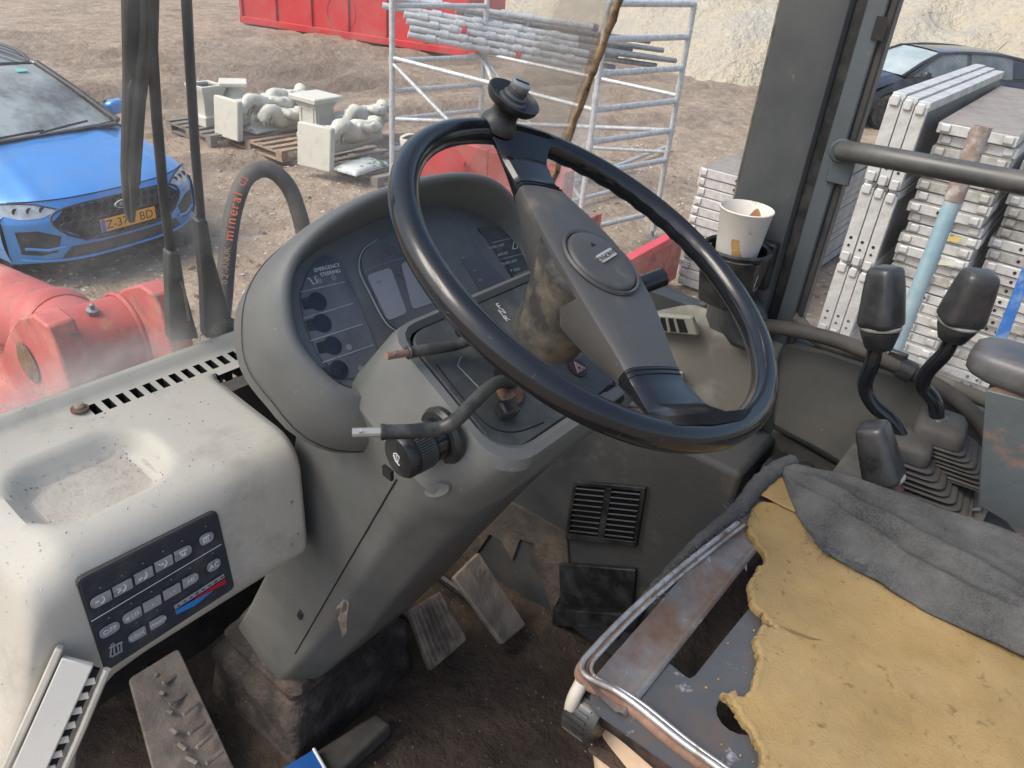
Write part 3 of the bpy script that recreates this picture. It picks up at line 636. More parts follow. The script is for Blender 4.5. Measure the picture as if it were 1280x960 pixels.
# panel print and ignition lock
text('selector_letters', 'F', M_white, igp, sp(624, 383, .0006), EX, SY, .012); text('selector_letters', 'N', M_white, igp, sp(628, 390, .0006), EX, SY, .012); text('selector_letters', 'R', M_white, igp, sp(633, 398, .0006), EX, SY, .012)
hzd = sp(722, 460, .0005)
MB().lathe([(.0125, 0), (.0125, .0012), (.011, .0018)], hzd, SN, 24).build('hazard_button', mat('hazard_maroon', (.045, .012, .018), .4), igp)
for r_ in (.0088, .0048):
    MB().tube([hzd+SN*.0022+EX*(r_*math.sin(a))+SY*(r_*math.cos(a)*.95-.001) for a in (0, 2.094, 4.189)], .0006, 5, closed=True).build('hazard_symbol', mat('hazard_print', (.7, .55, .55), .6), igp)
for (x, y, r_) in ((628, 470, .011), (578, 416, .010), (768, 493, .013)):
    MB().lathe([(r_, -.004), (r_, .0016), (r_*.9, .002)], sp(x, y, -.001), SN, 18).build('lever_opening', M_void, igp)
kb = sp(636, 492, .001)
MB().lathe([(.015, 0), (.0155, .004), (.012, .006)], kb, SN, 20).build('lock_rim', M_rust, igp)
key = MB(); key.obox(sp(634, 512, .011), EX*.010-SY*.003, SY*.008+EX*.002, SN*.008); key.build('key_switch', M_black, igp, bevel=.003)
MB().obox(sp(636, 497, .008), EX*.008, SY*.003, SN*.003).build('key_clip', mat('brass_dull', (.30, .22, .16), .5, .6), igp)
MB().tube([sp(577, 446, .0004), sp(572, 457, .0004), sp(600, 486, .0004)], .0007, 5).build('panel_groove', M_greyprint, igp)
MB().tube(catmull([sp(*p, .0) for p in [(545, 455), (580, 500), (612, 533), (645, 540), (680, 528)]], 5), .0009, 5).build('panel_groove', M_void, igp)
# seam down the tower, dent, scrape, small clip
def tw(x, y, X): return PX(x, y, X)
MB().tube([TW.hit(lerp(496, 369, i/16), lerp(599, 817, i/16), .0002) for i in range(17)], .0011, 6).build('seam', M_void, sc)
c_ = V((.70, .405, .86))
sd0 = TW.hit(546, 612); sdn = TW.hitn(546, 612)
se = (TW.hit(558, 608)-TW.hit(532, 616)).normalized(); sf = sdn.cross(se)
MB().loft([[sd0+se*(a*math.cos(k*.2618))+sf*(b*math.sin(k*.2618))+sdn*h for k in range(24)] for a, b, h in ((.018, .0085, -.003), (.017, .008, .0012), (.012, .005, .0003), (.001, .0005, -.0005))]).build('finger_dimple', mat('dimple_light', (.16, .165, .16), .4), sc, smooth=70)
scr = [TW.hit(*p, .0004) for p in [(430, 748), (436, 752), (434, 766), (433, 790), (428, 796), (423, 775), (420, 760)]]
MB().prism(scr, V((0, -.87, -.49))*.0006).build('scrape', mat('scraped_plastic', (.36, .29, .22), .9, var=.3, vs=60), sc, smooth=0)
MB().obox(TW.hit(376, 768), (.003, 0, 0), (0, .004, .003), (0, -.004, .009)).build('trim_clip', M_black, sc, bevel=.001)
# rubber foot
ft = []
for z, hx, hy, yc in ((.32, .10, .08, .87), (.270, .118, .10, .875), (.252, .132, .112, .878), (.236, .130, .110, .88), (.220, .126, .106, .88), (.203, .142, .122, .885), (.185, .150, .130, .885), (.165, .146, .126, .885), (.14, .150, .13, .885), (.06, .160, .14, .89)):
    ft.append([V((CX+p[0]+.006*nz(p[0]*30, p[1]*30, z*40), yc+p[1]+.006*nz(p[1]*30, p[0]*30, z*40+5), z+.006*nz(p[0]*25, p[1]*25, z*9))) for p in rpoly([(-hx, -hy), (hx, -hy), (hx, hy), (-hx, hy)], .025, 6)])
MB().loft(ft, True, False).build('rubber_foot', mat('foot_rubber_muddy', (.034, .029, .026), .85, var=.35, vs=10, bump=1., bs=45, bd=.5, dirt=((.125, .098, .076), .36, 11, .10), dirt2=((.02, .02, .02), .22, 6, .15)), sc, smooth=60, fix=True)

# ================================================================== INSTRUMENT CLUSTER
FA = rad(48); FN = V((0, -math.sin(FA), math.cos(FA))); FV = V((0, math.cos(FA), math.sin(FA))); FO = V((.63, .58, 1.055))
def fp(u, v, h=0.): return FO+EX*u+FV*v+FN*h
def fx(x, y, h=0.): return PP(x, y, FO+FN*h, FN)
def fuv(x, y, h=0.): q = fx(x, y, h)-FO; return q.x, q.dot(FV)
ic = thing('instrument_cluster', 'hooded grey instrument cluster with warning lamps and dead displays', 'instrument cluster', (.62, .66, .90))
Dc = [(-.199, .0), (-.197, .03), (-.183, .064), (-.154, .086), (-.105, .099), (-.03, .108), (.05, .107), (.105, .094), (.145, .066), (.165, .03), (.167, -.01), (.150, -.05), (.08, -.075), (-.02, -.082), (-.10, -.078), (-.154, -.066), (-.185, -.043)]
D2 = [V((p.x, p.y)) for p in catmull([V((a, b, 0)) for a, b in Dc], 4, True)]
ND = len(D2)
nrm2 = []
for i in range(ND):
    t = D2[(i+1) % ND]-D2[i-1]; nrm2.append(V((t.y, -t.x)).normalized()*-1)
if nrm2[0].x > 0: nrm2 = [-n_ for n_ in nrm2]
def oloop(off, h):
    return [fp(D2[i].x+nrm2[i].x*off(D2[i]), D2[i].y+nrm2[i].y*off(D2[i]), h(D2[i])) for i in range(ND)]
def hR(p): return .010+.048*sstep(.0, .10, p.y)*(1-.55*sstep(-.10, -.19, p.x))
def oA(p): return lerp(.037, .026, sstep(.0, .10, p.y))*(.8 if p.x > .1 else 1)+.022*sstep(-.02, -.08, p.y)
hous = [oloop(lambda p: .0, lambda p: -.002), oloop(lambda p: .006, lambda p: hR(p)*.9), oloop(lambda p: .009, lambda p: hR(p)), oloop(lambda p: .0135, lambda p: hR(p)+.001), oloop(lambda p: .018, lambda p: hR(p)-.003),
        oloop(lambda p: lerp(.018, oA(p), .55), lambda p: hR(p)-.014), oloop(lambda p: lerp(.018, oA(p), .9), lambda p: hR(p)-.034), oloop(oA, lambda p: hR(p)-.060), oloop(lambda p: oA(p)*.97, lambda p: -.055-.02*sstep(0, -.08, p.y)),
        oloop(lambda p: oA(p)*.80, lambda p: -.088), oloop(lambda p: oA(p)*.35, lambda p: -.118), oloop(lambda p: -.03, lambda p: -.135)]
HO = MB().loft(hous, False, True); HO.build('housing', M_grey, ic, smooth=60, fix=True)
face = MB().prism([fp(p.x*1.0, p.y, .0) for p in D2], -FN*.006).build('face', mat('cluster_face', (.105, .110, .107), .45, var=.12, vs=7, bump=.15, bs=300, dirt=((.15, .155, .15), .25, 14, .2)), ic, smooth=0)
seam = oloop(lambda p: oA(p)*.99+.0006, lambda p: hR(p)-.068); i0 = [i for i in range(ND) if D2[i].x < .02 and D2[i].y < .09]
MB().tube([seam[i] for i in (range(ND)) if i in set(i0)] if i0[0] != 0 else [seam[i] for i in sorted(i0, key=lambda i: (i+ND//2) % ND)], .0007, 5).build('seam', M_dkgrey, ic)
def fpoly(name, pts, m, h=.0006, th=.001, r=0., par=None):
    P = [fuv(*p) for p in pts]; P = rpoly(P, r, 4) if r else [V(p) for p in P]
    return MB().prism([fp(p[0], p[1], h) for p in P], FN*th).build(name, m, par or face, smooth=0)
def fline(name, pts, m, r=.0006, h=.0012, par=None, sm=0):
    P = [fx(*p)+FN*h for p in pts]; P = catmull(P, sm) if sm else P
    return MB().tube(P, r, 5).build(name, m, par or face)
M_lamp = mat('warning_panel_blue_black', (.080, .090, .102), .28, var=.2, vs=12, dirt=((.14, .145, .15), .3, 24, .2))
M_disp = mat('display_dark', (.095, .100, .103), .22, var=.15, vs=8, dirt=((.16, .16, .16), .30, 14, .25))
M_disp2 = mat('display_grey', (.24, .245, .26), .35, var=.12, vs=10, dirt=((.30, .30, .32), .3, 12, .3))
wp = fpoly('warning_lamp_panel', [(374, 372), (384, 340), (404, 319), (422, 322), (440, 360), (482, 466), (462, 474), (432, 474), (398, 448), (380, 405)], M_lamp, .0004, .0012, .008)
for a, b in (((374, 366), (430, 353)), ((378, 399), (440, 380)), ((387, 427), (452, 406)), ((402, 454), (466, 432))):
    fline('panel_rule', [a, b], M_button, .0006, .0018, wp)
for x, y in ((397, 377), (403, 404), (416, 432), (424, 462)):
    q = fx(x, y, .0016); MB().lathe([(.0105, 0), (.0105, .0006), (.004, .0009)], q, FN, 20).build('warning_lamp', mat('lamp_dead', (.014, .018, .024), .25, var=.3, vs=40), wp)
    fpoly('lamp_label', [(x-22, y-2), (x-8, y-7), (x-6, y+9), (x-18, y+11)], M_black, .0016, .0004, 0, wp)
for x, y in ((399, 351), (417, 347), (436, 434), (451, 461)):
    MB().lathe([(.0035, 0), (.0035, .0005)], fx(x, y, .0017), FN, 12).build('indicator', mat('indicator_lens', (.20, .20, .20), .4), wp)
eD = (fx(417, 332)-fx(395, 337)).normalized()
text('lettering', 'EMERGENCY', M_white, wp, fx(409, 334.5, .0018), eD, FV, .0060); text('lettering', 'STEERING', M_white, wp, fx(413, 341, .0018), eD, FV, .0060)
fline('steering_symbol', [(383, 349), (386, 349), (391, 356), (396, 354), (392, 347), (395, 346)], M_white, .0006, .0018, wp)
gp = fpoly('gauge_window', [(447, 325), (464, 304), (500, 288), (560, 274), (600, 290), (650, 350), (580, 392), (500, 416), (480, 400)], M_disp, .0004, .0012, .02)
fline('gauge_rim', [(470, 300), (452, 315), (448, 338), (460, 365), (480, 402), (496, 414), (520, 411)], mat('gauge_rim_light', (.32, .33, .33), .35), .0010, .0018, gp, 5)
fpoly('display', [(457, 345), (487, 335), (508, 392), (484, 402)], M_disp2, .0017, .0006, .006, gp)
fpoly('display', [(500, 330), (540, 318), (562, 372), (515, 388)], M_disp2, .0017, .0006, .006, gp)
fpoly('display', [(575, 325), (600, 318), (632, 352), (600, 366)], mat('display_off', (.08, .085, .09), .3, var=.1), .0017, .0006, .004, gp)
for (x, y, w) in ((474, 352, 5), (578, 322, 5), (593, 338, 5), (600, 350, 5)):
    a = fx(x, y, .0026); MB().obox(a, eD*.003, FV*.0011, FN*.0002).build('display_mark', M_greyprint, gp)
fline('panel_groove', [(455, 340), (480, 330), (520, 318)], M_greyprint, .0006, .0018, gp)
rp = fpoly('lamp_switch_panel', [(596, 285), (630, 284), (668, 325), (662, 338), (640, 350)], M_dkgrey, .0004, .0012, .002)
for a, b in (((611, 305), (644, 297)), ((624, 325), (655, 317)), ((640, 346), (665, 336))): fline('panel_rule', [a, b], M_button, .0005, .0018, rp)
for s_, x, y in (('WORK LAMP', 621, 308), ('FRONT', 630, 317), ('WORK LAMP', 637, 328), ('REAR', 646, 337)):
    text('lettering', s_, mat('panel_lettering', (.36, .37, .36), .6), rp, fx(x, y, .0018), eD, FV, .0052)
for x, y in ((623, 319), (639, 338)): MB().lathe([(.0016, 0), (.0016, .0005)], fx(x, y, .0017), FN, 8).build('indicator', M_button, rp)
fline('lamp_symbol', [(640, 312), (641, 304), (644, 302), (647, 305), (645, 311), (640, 312)], M_white, .0005, .0018, rp)
fline('edge_highlight', [(478, 470), (500, 470), (540, 425), (560, 412)], M_grey, .002, .002, None)

# ================================================================== STALKS AND SWITCHES
def stalk(name, label, pts, r, tip):
    P = catmull(pts, 6); t = thing(name, label, 'lever', P[0])
    MB().tube(P, r, 12).build('arm', mat('stalk_black', (.022, .024, .023), .4, var=.2, vs=20, bump=.1, bs=120, dirt=((.12, .12, .10), .3, 25, .2)), t, smooth=60)
    d = (P[-1]-P[-2]).normalized(); e = P[-1]
    MB().lathe([(r*1.05, -.004), (r*1.12, 0), (r*.95, .001)], e, d, 14).build('collar', M_black, t)
    MB().cyl(e, e+d*.026, r*.62, n=10).build('bare_tip', tip, t)
    s_ = d.cross(V((0, 0, 1))).normalized(); w = d.cross(s_)
    MB().cyl(e+d*.019-(s_+w)*.010*.7, e+d*.019+(s_+w)*.010*.7, .0016, n=6).build('cross_pin', tip, t)
    return t
M_pin = mat('steel_pin', (.42, .41, .38), .4, .6); M_copper = mat('copper_pin', (.36, .22, .17), .5, .5)
stalk('indicator_stalk', 'upper stalk with broken-off knob and coppery bare tip', [sp(612, 430, -.006), PX(590, 425, .553), PX(565, 432, .53), PX(510, 441, .475)], .0062, M_copper)
stalk('gear_selector_stalk', 'lower bent stalk with broken-off knob and bright bare tip', [sp(642, 488, -.004), sp(633, 477, .012), sp(616, 481, .026), sp(592, 503, .034), sp(570, 525, .038), PX(548, 536, .437), PX(518, 539, .415), PX(477, 540, .392)], .0070, M_pin)
rs = thing('right_stalk', 'black stalk end sticking out right of the steering wheel hub', 'lever', sp(770, 495))
a_, b_ = PX(735, 383, .80), PX(829, 346, .90)
MB().tube([sp(768, 493, -.004), lerp(sp(768, 493), a_, .5), a_, lerp(a_, b_, .35), b_], [.006, .006, .007, .0125, .013], 18).build('arm', M_gloss, rs, smooth=50)
# rotary wiper switch
ws = thing('wiper_switch', 'black rotary wiper switch knob on the left of the column', 'switch', PX(548, 552, .475))
w0, w1 = PX(552, 545, .472), PX(497, 572, .418); dx_ = (w1-w0).normalized(); Lw = (w1-w0).length
MB().lathe([(.030, -.006), (.031, 0), (.028, .005)], w0, dx_, 30).build('base_plate', M_black, ws)
MB().lathe([(.0215, .004), (.0215, Lw*.35)], w0, dx_, 30).build('barrel', M_gloss, ws)
kn = MB().lathe([(.0205, Lw*.35), (.0225, Lw*.38), (.0225, Lw*.80), (.0235, Lw*.84), (.0235, Lw*.93), (.021, Lw), (.0, Lw+.001)], w0, dx_, 40).build('knob', M_black, ws, smooth=40)
u_ = (V((0, 0, 1))-dx_*dx_.z).normalized(); v_ = dx_.cross(u_)
for i in range(26):
    an = -2.9+i*.11; c = w0+dx_*(Lw*.60)+(u_*math.cos(an)+v_*math.sin(an))*.0228
    MB().obox(c, dx_*(Lw*.17), (u_*-math.sin(an)+v_*math.cos(an))*.0007, (u_*math.cos(an)+v_*math.sin(an))*.0008).build('grip_rib', M_dkgrey, kn)
fo = w0+dx_*(Lw+.0016); er = -v_ if (-v_).dot(cR) > 0 else v_
for pts in ([(-.004, .0035), (0, .006), (.005, .004), (.003, -.003), (-.001, -.003), (-.004, .0035)], [(-.005, .001), (-.001, -.004), (.005, -.006)], [(0, .004), (.002, -.001)]):
    MB().tube([fo+er*a+u_*b for a, b in pts], .0005, 5).build('wiper_symbol', M_white, kn)
MB().obox(PX(485, 591, .424), dx_*.002, u_*.006, v_*.007).build('catch_tab', M_void, ws)

# ================================================================== STEERING WHEEL
WN = V((.091, -.45, .887)).normalized(); WC = V((.63, .366, 1.16)); W1 = (EX-WN*WN.x).normalized(); W2 = WN.cross(W1)
sw_ = thing('steering_wheel', 'large glossy black two-spoke steering wheel with spinner knob', 'steering wheel', WC)
def wp_(a, b, h=0.): return WC+W1*a+W2*b+WN*h
RR = .2090; NR = 160; rim = []
for i in range(NR):
    th = 2*math.pi*i/NR; lp = []
    for k in range(18):
        ph = 2*math.pi*k/18; rr = .0137
        g = sstep(-.25, -.1, th if th < math.pi else th-2*math.pi)*sstep(1.35, 1.1, th if th < math.pi else th-2*math.pi)
        if math.cos(ph-math.pi*1.18) > .3: rr += .0014*g*math.sin(th*46)*(math.cos(ph-math.pi*1.18)-.3)
        a = RR+rr*math.cos(ph); lp.append(wp_(a*math.cos(th), a*math.sin(th), rr*1.04*math.sin(ph)))
    rim.append(lp)
rim.append(rim[0]); RM = MB().loft(rim); RM.build('rim', M_gloss, sw_, smooth=60, fix=True)
# bright wear line on the inner lip
SA = math.atan2(.93, .37); Sd = V((math.cos(SA), math.sin(SA))); Pd = V((math.sin(SA), -math.cos(SA)))
def wsp(s, p, h):
    if abs(s) > .15: s = math.copysign(min(abs(s), math.sqrt(max(0, .2080**2-p*p))), s)
    return wp_(Sd.x*s+Pd.x*p, Sd.y*s+Pd.y*p, h)
st = [(-.206, .088, .013, .020), (-.197, .064, .010, .018), (-.186, .050, .004, .016), (-.172, .040, -.004, .016), (-.14, .034, -.008, .022), (-.11, .037, -.004, .032), (-.08, .043, .0, .044), (-.045, .049, .004, .054), (0, .0515, .006, .058), (.045, .047, .004, .054), (.08, .040, .001, .044), (.11, .033, -.003, .032), (.14, .028, -.007, .022), (.172, .031, -.004, .016), (.186, .037, .004, .016), (.197, .047, .010, .018), (.206, .066, .013, .020)]
def spsec(s, w, h, dp): return [wsp(s, w*1.0, h-.004), wsp(s, w*.95, h), wsp(s, w*.5, h+.0015), wsp(s, 0, h+.002), wsp(s, -w*.5, h+.0015), wsp(s, -w*.88, h-.0005), wsp(s, -w*1.0, h-.005), wsp(s, -w*.97, h-dp*.6), wsp(s, -w*.72, h-dp), wsp(s, w*.72, h-dp), wsp(s, w*.98, h-dp*.55)]
def spint(s):
    for a, b in zip(st, st[1:]):
        if a[0] <= s <= b[0]:
            t = (s-a[0])/(b[0]-a[0]); return spsec(s, *[lerp(a[i], b[i], t) for i in (1, 2, 3)])
def sprange(a, b, n): return [spint(lerp(a, b, i/n)) for i in range(n+1)]
HP = MB().loft(sprange(-.125, .125, 24), True, True); HP.build('hub_pad', M_pad, sw_, smooth=40, fix=True)
MB().loft(sprange(-.206, -.1255, 18), True, True).build('spoke', M_gloss, sw_, smooth=40, fix=True)
MB().loft(sprange(.1255, .206, 18), True, True).build('spoke', M_gloss, sw_, smooth=40, fix=True)
for s_ in (-.128, -.133, .128, .133):
    q_ = spint(s_); MB().tube([p+WN*.0005 for p in q_[:8]], .0006, 5).build('spoke_groove', M_void, sw_)
MB().lathe([(.064, 0), (.060, -.015), (.050, -.045), (.043, -.07), (.040, -.10)], wp_(0, 0, -.006), WN, 36).build('hub_boss', M_padmud, sw_, smooth=60, fix=True)
# oval horn cap: ring and badge
def ell(rs_, rp_, h, c=(0, 0), n=48): return [wsp(c[0]+rs_*math.cos(2*math.pi*k/n), c[1]+rp_*math.sin(2*math.pi*k/n), h) for k in range(n)]
MB().loft([ell(.0455, .0455, .0068), ell(.044, .044, .0095), ell(.0415, .0415, .0085), ell(.0415, .0415, .004)]).build('horn_ring', M_pad, sw_, smooth=50, fix=True)
MB().loft([ell(.0430, .0430, .0066), ell(.0405, .0405, .0066)]).build('horn_gap', M_void, sw_)
hc = MB().loft([ell(.0402, .0402, .005), ell(.0398, .0398, .0098), ell(.036, .036, .0118), ell(.022, .022, .013), ell(.001, .001, .0135)]).build('horn_cap', M_pad, sw_, smooth=60, fix=True)
bc = PP(757.5, 320, WC+WN*.0135, WN); bx = (PP(744, 328.5, WC+WN*.0135, WN)-PP(771, 312, WC+WN*.0135, WN)).normalized(); by = WN.cross(bx)
MB().prism([bc+bx*p[0]+by*p[1] for p in rpoly([(-.0165, -.005), (.0165, -.005), (.0165, .005), (-.0165, .005)], .0015, 3)], WN*.0018).build('badge', mat('badge_silver', (.62, .62, .56), .35, .5, var=.1, vs=60), hc, smooth=0)
text('badge_lettering', 'HANOMAG', mat('badge_print', (.05, .05, .05), .5), hc, bc+WN*.0021, bx, by, .0080)
ec = PP(741, 305.5, WC+WN*.0135, WN)
for sg in (-1, 1): MB().tube([ec+bx*.0035*sg+by*.0012, ec+bx*.001*sg+by*.0012, ec+bx*.0005*sg-by*.0018], .0006, 5).build('emblem', M_void, hc)
# spinner knob
ka = math.atan2(.196, .051)+.02; kp = wp_(RR*math.cos(ka), RR*math.sin(ka), .012)
sk = MB().lathe([(0.0216, -0.0044), (0.0207, 0.0015), (0.0175, 0.0059), (0.0152, 0.0118), (0.0152, 0.0178), (0.0184, 0.0222), (0.0267, 0.0252), (0.0299, 0.0296), (0.0308, 0.0348), (0.0294, 0.0359), (0.0271, 0.0333), (0.0230, 0.0289), (0.0110, 0.0266), (0.0000, 0.0266)], kp, WN, 36).build('spinner_knob', M_black, sw_, smooth=50)
MB().lathe([(0.0170, 0.0266), (0.0161, 0.0311), (0.0133, 0.0333), (0.0133, 0.0363), (0.0110, 0.0385), (0.0109, 0.0444)], kp, WN, 28).build('spinner_bearing', M_dkgrey, sk, smooth=40)
MB().lathe([(0.0097, 0.0429), (0.0106, 0.0444), (0.0106, 0.0511), (0.0092, 0.0522), (0.0000, 0.0522)], kp, WN, 20).build('bolt', M_chrome, sk, smooth=40)
MB().obox(kp+WN*.0525, (W1*.8-W2*.5).normalized()*.008, (W1*.5+W2*.8).normalized()*.0009, WN*.0006).build('bolt_slot', M_void, sk)

# ================================================================== CONTROL LEVERS
lc = thing('lever_console', 'bare metal lever console plate right of the seat', 'console', PX(1180, 640, 1.08))
pz = .755
MB().prism([PZ(*p, pz) for p in [(1060, 612), (1120, 560), (1240, 566), (1262, 580), (1228, 655), (1100, 660)]], (0, 0, -.02)).build('top_plate', mat('console_metal', (.30, .275, .24), .6, .3, var=.15, vs=7, dirt=((.20, .12, .09), .3, 10, .12)), lc, bevel=.004)
MB().prism([PZ(*p, pz+.004) for p in [(1222, 565), (1243, 575), (1225, 640), (1200, 640)]], (0, 0, .006)).build('rail', mat('console_rail', (.46, .42, .37), .5, .4, var=.15, vs=9, dirt=((.25, .16, .12), .25, 14, .1)), lc, bevel=.002)
MB().box(.985, 1.24, -.75, .17, .0, pz-.021).build('console_body', M_dkgrey, lc)
for x, y in ((1210, 594), (1194, 616)):
    MB().lathe([(.008, 0), (.008, .006), (.005, .009)], PZ(x, y, pz), (0, 0, 1), 8).build('bolt', M_rust, lc)
MB().lathe([(.014, 0), (.014, .001)], PZ(1172, 624, pz+.001), (0, 0, 1), 18).build('hole', M_void, lc)
def boot(t, c_top, c_bot, w0, w1, n, yaw):
    """square bellows from c_bot up to c_top"""
    M_boot = mat('boot_rubber', (.036, .035, .033), .65, var=.2, vs=12, bump=.25, bs=110, dirt=((.095, .086, .074), .28, 8, .25))
    ca, sa = math.cos(yaw), math.sin(yaw)
    def sq(c, w, r): return [V(c)+V((ca*p[0]-sa*p[1], sa*p[0]+ca*p[1], 0)) for p in rpoly([(-w*1.15, -w), (w*1.15, -w), (w*1.15, w), (-w*1.15, w)], r, 5)]
    L = [sq(c_bot, w1*1.08, .012)]
    for i in range(n):
        t0 = i/n; t1 = (i+.5)/n; 
        wa = lerp(w1, w0, t0)
        for fq, kq in ((.04, .84), (.14, .95), (.30, 1.01), (.48, 1.0), (.62, .94), (.74, .86), (.88, .81)): L.append(sq(lerp(c_bot, c_top, t0+fq/n)+V((0, 0, .0012*nz(i*3.1, fq))), wa*kq*(1+.03*nz(i*2.3, 1.7)), .02*kq))
    u = V(c_top)-V(c_bot)
    L += [sq(c_top, w0*.95, .015), sq(V(c_top)+V((0, 0, .016)), w0*.93, .016), sq(V(c_top)+V((0, 0, .024)), w0*.78, .014), sq(V(c_top)+V((0, 0, .026)), w0*.3, .005)]
    MB().loft(L, False, True).build('boot', M_boot, t, smooth=75, fix=True)
def knobprof(t, p0, p1, r0, r1, m, waist=True):
    d = (p1-p0); Lk = d.length; d.normalize()
    if waist:
        MB().lathe([(r0*.62, 0), (r0*.68, Lk*.02), (r0*.92, Lk*.19), (r0*.94, Lk*.23), (r0*.88, Lk*.24), (r0*.88, Lk*.26)], p0, d, 24).build('collar', M_black, t, smooth=40)
        MB().lathe([(r0*.97, Lk*.245), (r0*1.0, Lk*.255), (r0*1.0, Lk*.275), (r0*.95, Lk*.285)], p0, d, 24).build('ring', mat('knob_ring', (.22, .21, .19), .5), t, smooth=40)
        s0 = .28
    else: s0 = 0
    L = []; u = (V((0, 0, 1)).cross(d)).normalized(); w = d.cross(u)
    for f, r in ((s0, r0*.93), (s0+.03, r0*1.03), (s0+.08, r0*1.04), (lerp(s0, 1, .35), lerp(r0, r1, .25)*1.03), (lerp(s0, 1, .65), lerp(r0, r1, .6)*1.02), (.90, lerp(r0, r1, .95)), (.955, r1*.95), (.985, r1*.84), (1., r1*.62)):
        L.append([p0+d*(Lk*f)+u*p[0]+w*p[1] for p in rpoly([(-r, -r*.86), (r, -r*.86), (r, r*.86), (-r, r*.86)], r*.6, 6)])
    MB().loft(L, True, True).build('knob', m, t, smooth=60, fix=True)
M_knob = mat('lever_knob_black', (.014, .015, .016), .24, var=.2, vs=20, bump=.1, bs=200, dirt=((.075, .075, .075), .25, 18, .3))
def lever(name, label, px, X0, r, knob, rk, bt, bb, wb, nb):
    P = [PX(x, y, X_) for (x, y), X_ in px]; t = thing(name, label, 'lever', bb, 'control levers beside the seat')
    C_ = catmull(P, 6); MB().tube(C_, r, 14).build('shaft', M_gloss, t, smooth=60)
    MB().lathe([(r*1.5, 0), (r*1.55, .004), (r*1.35, .014), (r*1.1, .016)], C_[-1], C_[-3]-C_[-1], 18).build('shaft_sleeve', M_dkgrey, t, smooth=50)
    knobprof(t, PX(*knob[0]), PX(*knob[1]), rk[0], rk[1], M_knob); boot(t, bt, bb, *wb, nb, .12); return t
lever('control_lever', 'cranked control lever with tall black knob nearest the steering wheel', [((1096, 430), 1.075), ((1090, 455), 1.075), ((1081, 482), 1.08), ((1092, 506), 1.085), ((1112, 524), 1.09), ((1124, 542), 1.095), ((1127, 556), 1.095)], 0, .0105, ((1098, 436, 1.075), (1108, 333, 1.085)), (.0272, .0222), PX(1133, 562, 1.10), PX(1163, 608, 1.125), (.034, .054), 7)
lever('control_lever', 'cranked control lever with tilted black knob beside the armrest', [((1192, 418), 1.12), ((1182, 440), 1.12), ((1160, 464), 1.125), ((1154, 482), 1.13), ((1168, 502), 1.135), ((1171, 522), 1.14), ((1172, 534), 1.14)], 0, .0105, ((1189, 424, 1.12), (1228, 340, 1.115)), (.0272, .0222), PX(1172, 541, 1.145), PX(1200, 580, 1.17), (.036, .048), 7)
sl = thing('control_lever', 'short black lever knob just behind the torn seat edge', 'lever', PX(1105, 620, 1.0), 'control levers beside the seat')
a_, b_ = PX(1106, 600, .985), PX(1090, 530, .985); knobprof(sl, a_, b_, .0265, .0225, M_knob, False)
MB().cyl(a_-(b_-a_)*.7, a_+(b_-a_)*.02, .019, .021, 18).build('shaft', mat('maroon_sleeve', (.13, .055, .045), .6, var=.2, vs=20, dirt=((.2, .14, .12), .25, 30, .15)), sl)
MB().lathe([(.0262, 0), (.0268, .002), (.0262, .004)], a_, b_-a_, 24).build('ring', MATS['knob_ring'], sl)

# ================================================================== ARMREST
ar = thing('armrest', 'worn black armrest on a rusting grey post at the right', 'armrest', PX(1255, 640, 1.09))
def arf(c, w, h, sx=1.): return rpoly([(-w, -h), (w, -h), (w, h), (-w, h)], h*.8, 5)
aP = [PX(1228, 462, 1.07), PX(1300, 462, 1.07), PX(1500, 490, 1.07)]; ad = V((0, -1, 0)); al = V((1, 0, 0))
L = []
for s_, w, h in ((-.022, .012, .006), (-.020, .022, .012), (-.010, .030, .017), (.01, .036, .020), (.06, .038, .021), (.30, .038, .021)):
    c = aP[0]+ad*s_+al*.03+V((0, 0, .006)); L.append([c+al*p[0]+V((0, 0, p[1])) for p in arf(c, w*1.25, h)])
MB().loft(L, True, True).build('pad', mat('armrest_vinyl', (.040, .040, .040), .32, var=.2, vs=14, bump=.2, bs=90, dirt=((.16, .16, .165), .35, 9, .25)), ar, smooth=60, fix=True)
MB().prism([PX(*p, 1.06) for p in [(1232, 487), (1330, 512), (1290, 690), (1256, 652), (1222, 632)]], (.008, 0, 0)).build('post', M_rustpaint, ar, bevel=.002)
MB().prism([PX(*p, 1.062) for p in [(1256, 480), (1330, 500), (1330, 512), (1232, 488)]], (.05, 0, 0)).build('bracket', M_rust, ar, bevel=.002)

# ================================================================== SEAT
def z4(x, y): return 700+x/2.207, 570+y/2.207
SZ = .83
seat = thing('operator_seat', 'torn operator seat with bare metal pan, yellow foam and grey cloth', 'seat', (.68, -.1, .3))
PANZ = SZ-.016
def sz(zx, zy, z): return PZ(*z4(zx, zy), z)
hole1 = [sz(*p, PANZ) for p in [(268, 545), (290, 528), (372, 452), (440, 385), (500, 305), (548, 255), (640, 260), (640, 330), (530, 412), (455, 503), (372, 608), (356, 616), (340, 606)]]
hc_ = sz(492, 716, PANZ); hole2 = [V((hc_.x+.0215*math.cos(k*.3927), hc_.y+.0215*math.sin(k*.3927), 0)) for k in range(16)]
fl_ = PZ(722, 868, SZ); fr_ = PZ(968, 603, SZ); X0, X1, Y1 = fl_.x+.006, fr_.x+.02, fl_.y-.004
outl = rpoly([(X0, -.55), (X1, -.55), (X1, Y1), (X0, Y1)], .02, 5)
plate('pan', [(p[0], p[1]) for p in outl], [[(p.x, p.y) for p in hole1], [(p.x, p.y) for p in hole2]], (0, 0, PANZ), (1, 0, 0), (0, 1, 0), .002, M_pan, seat)
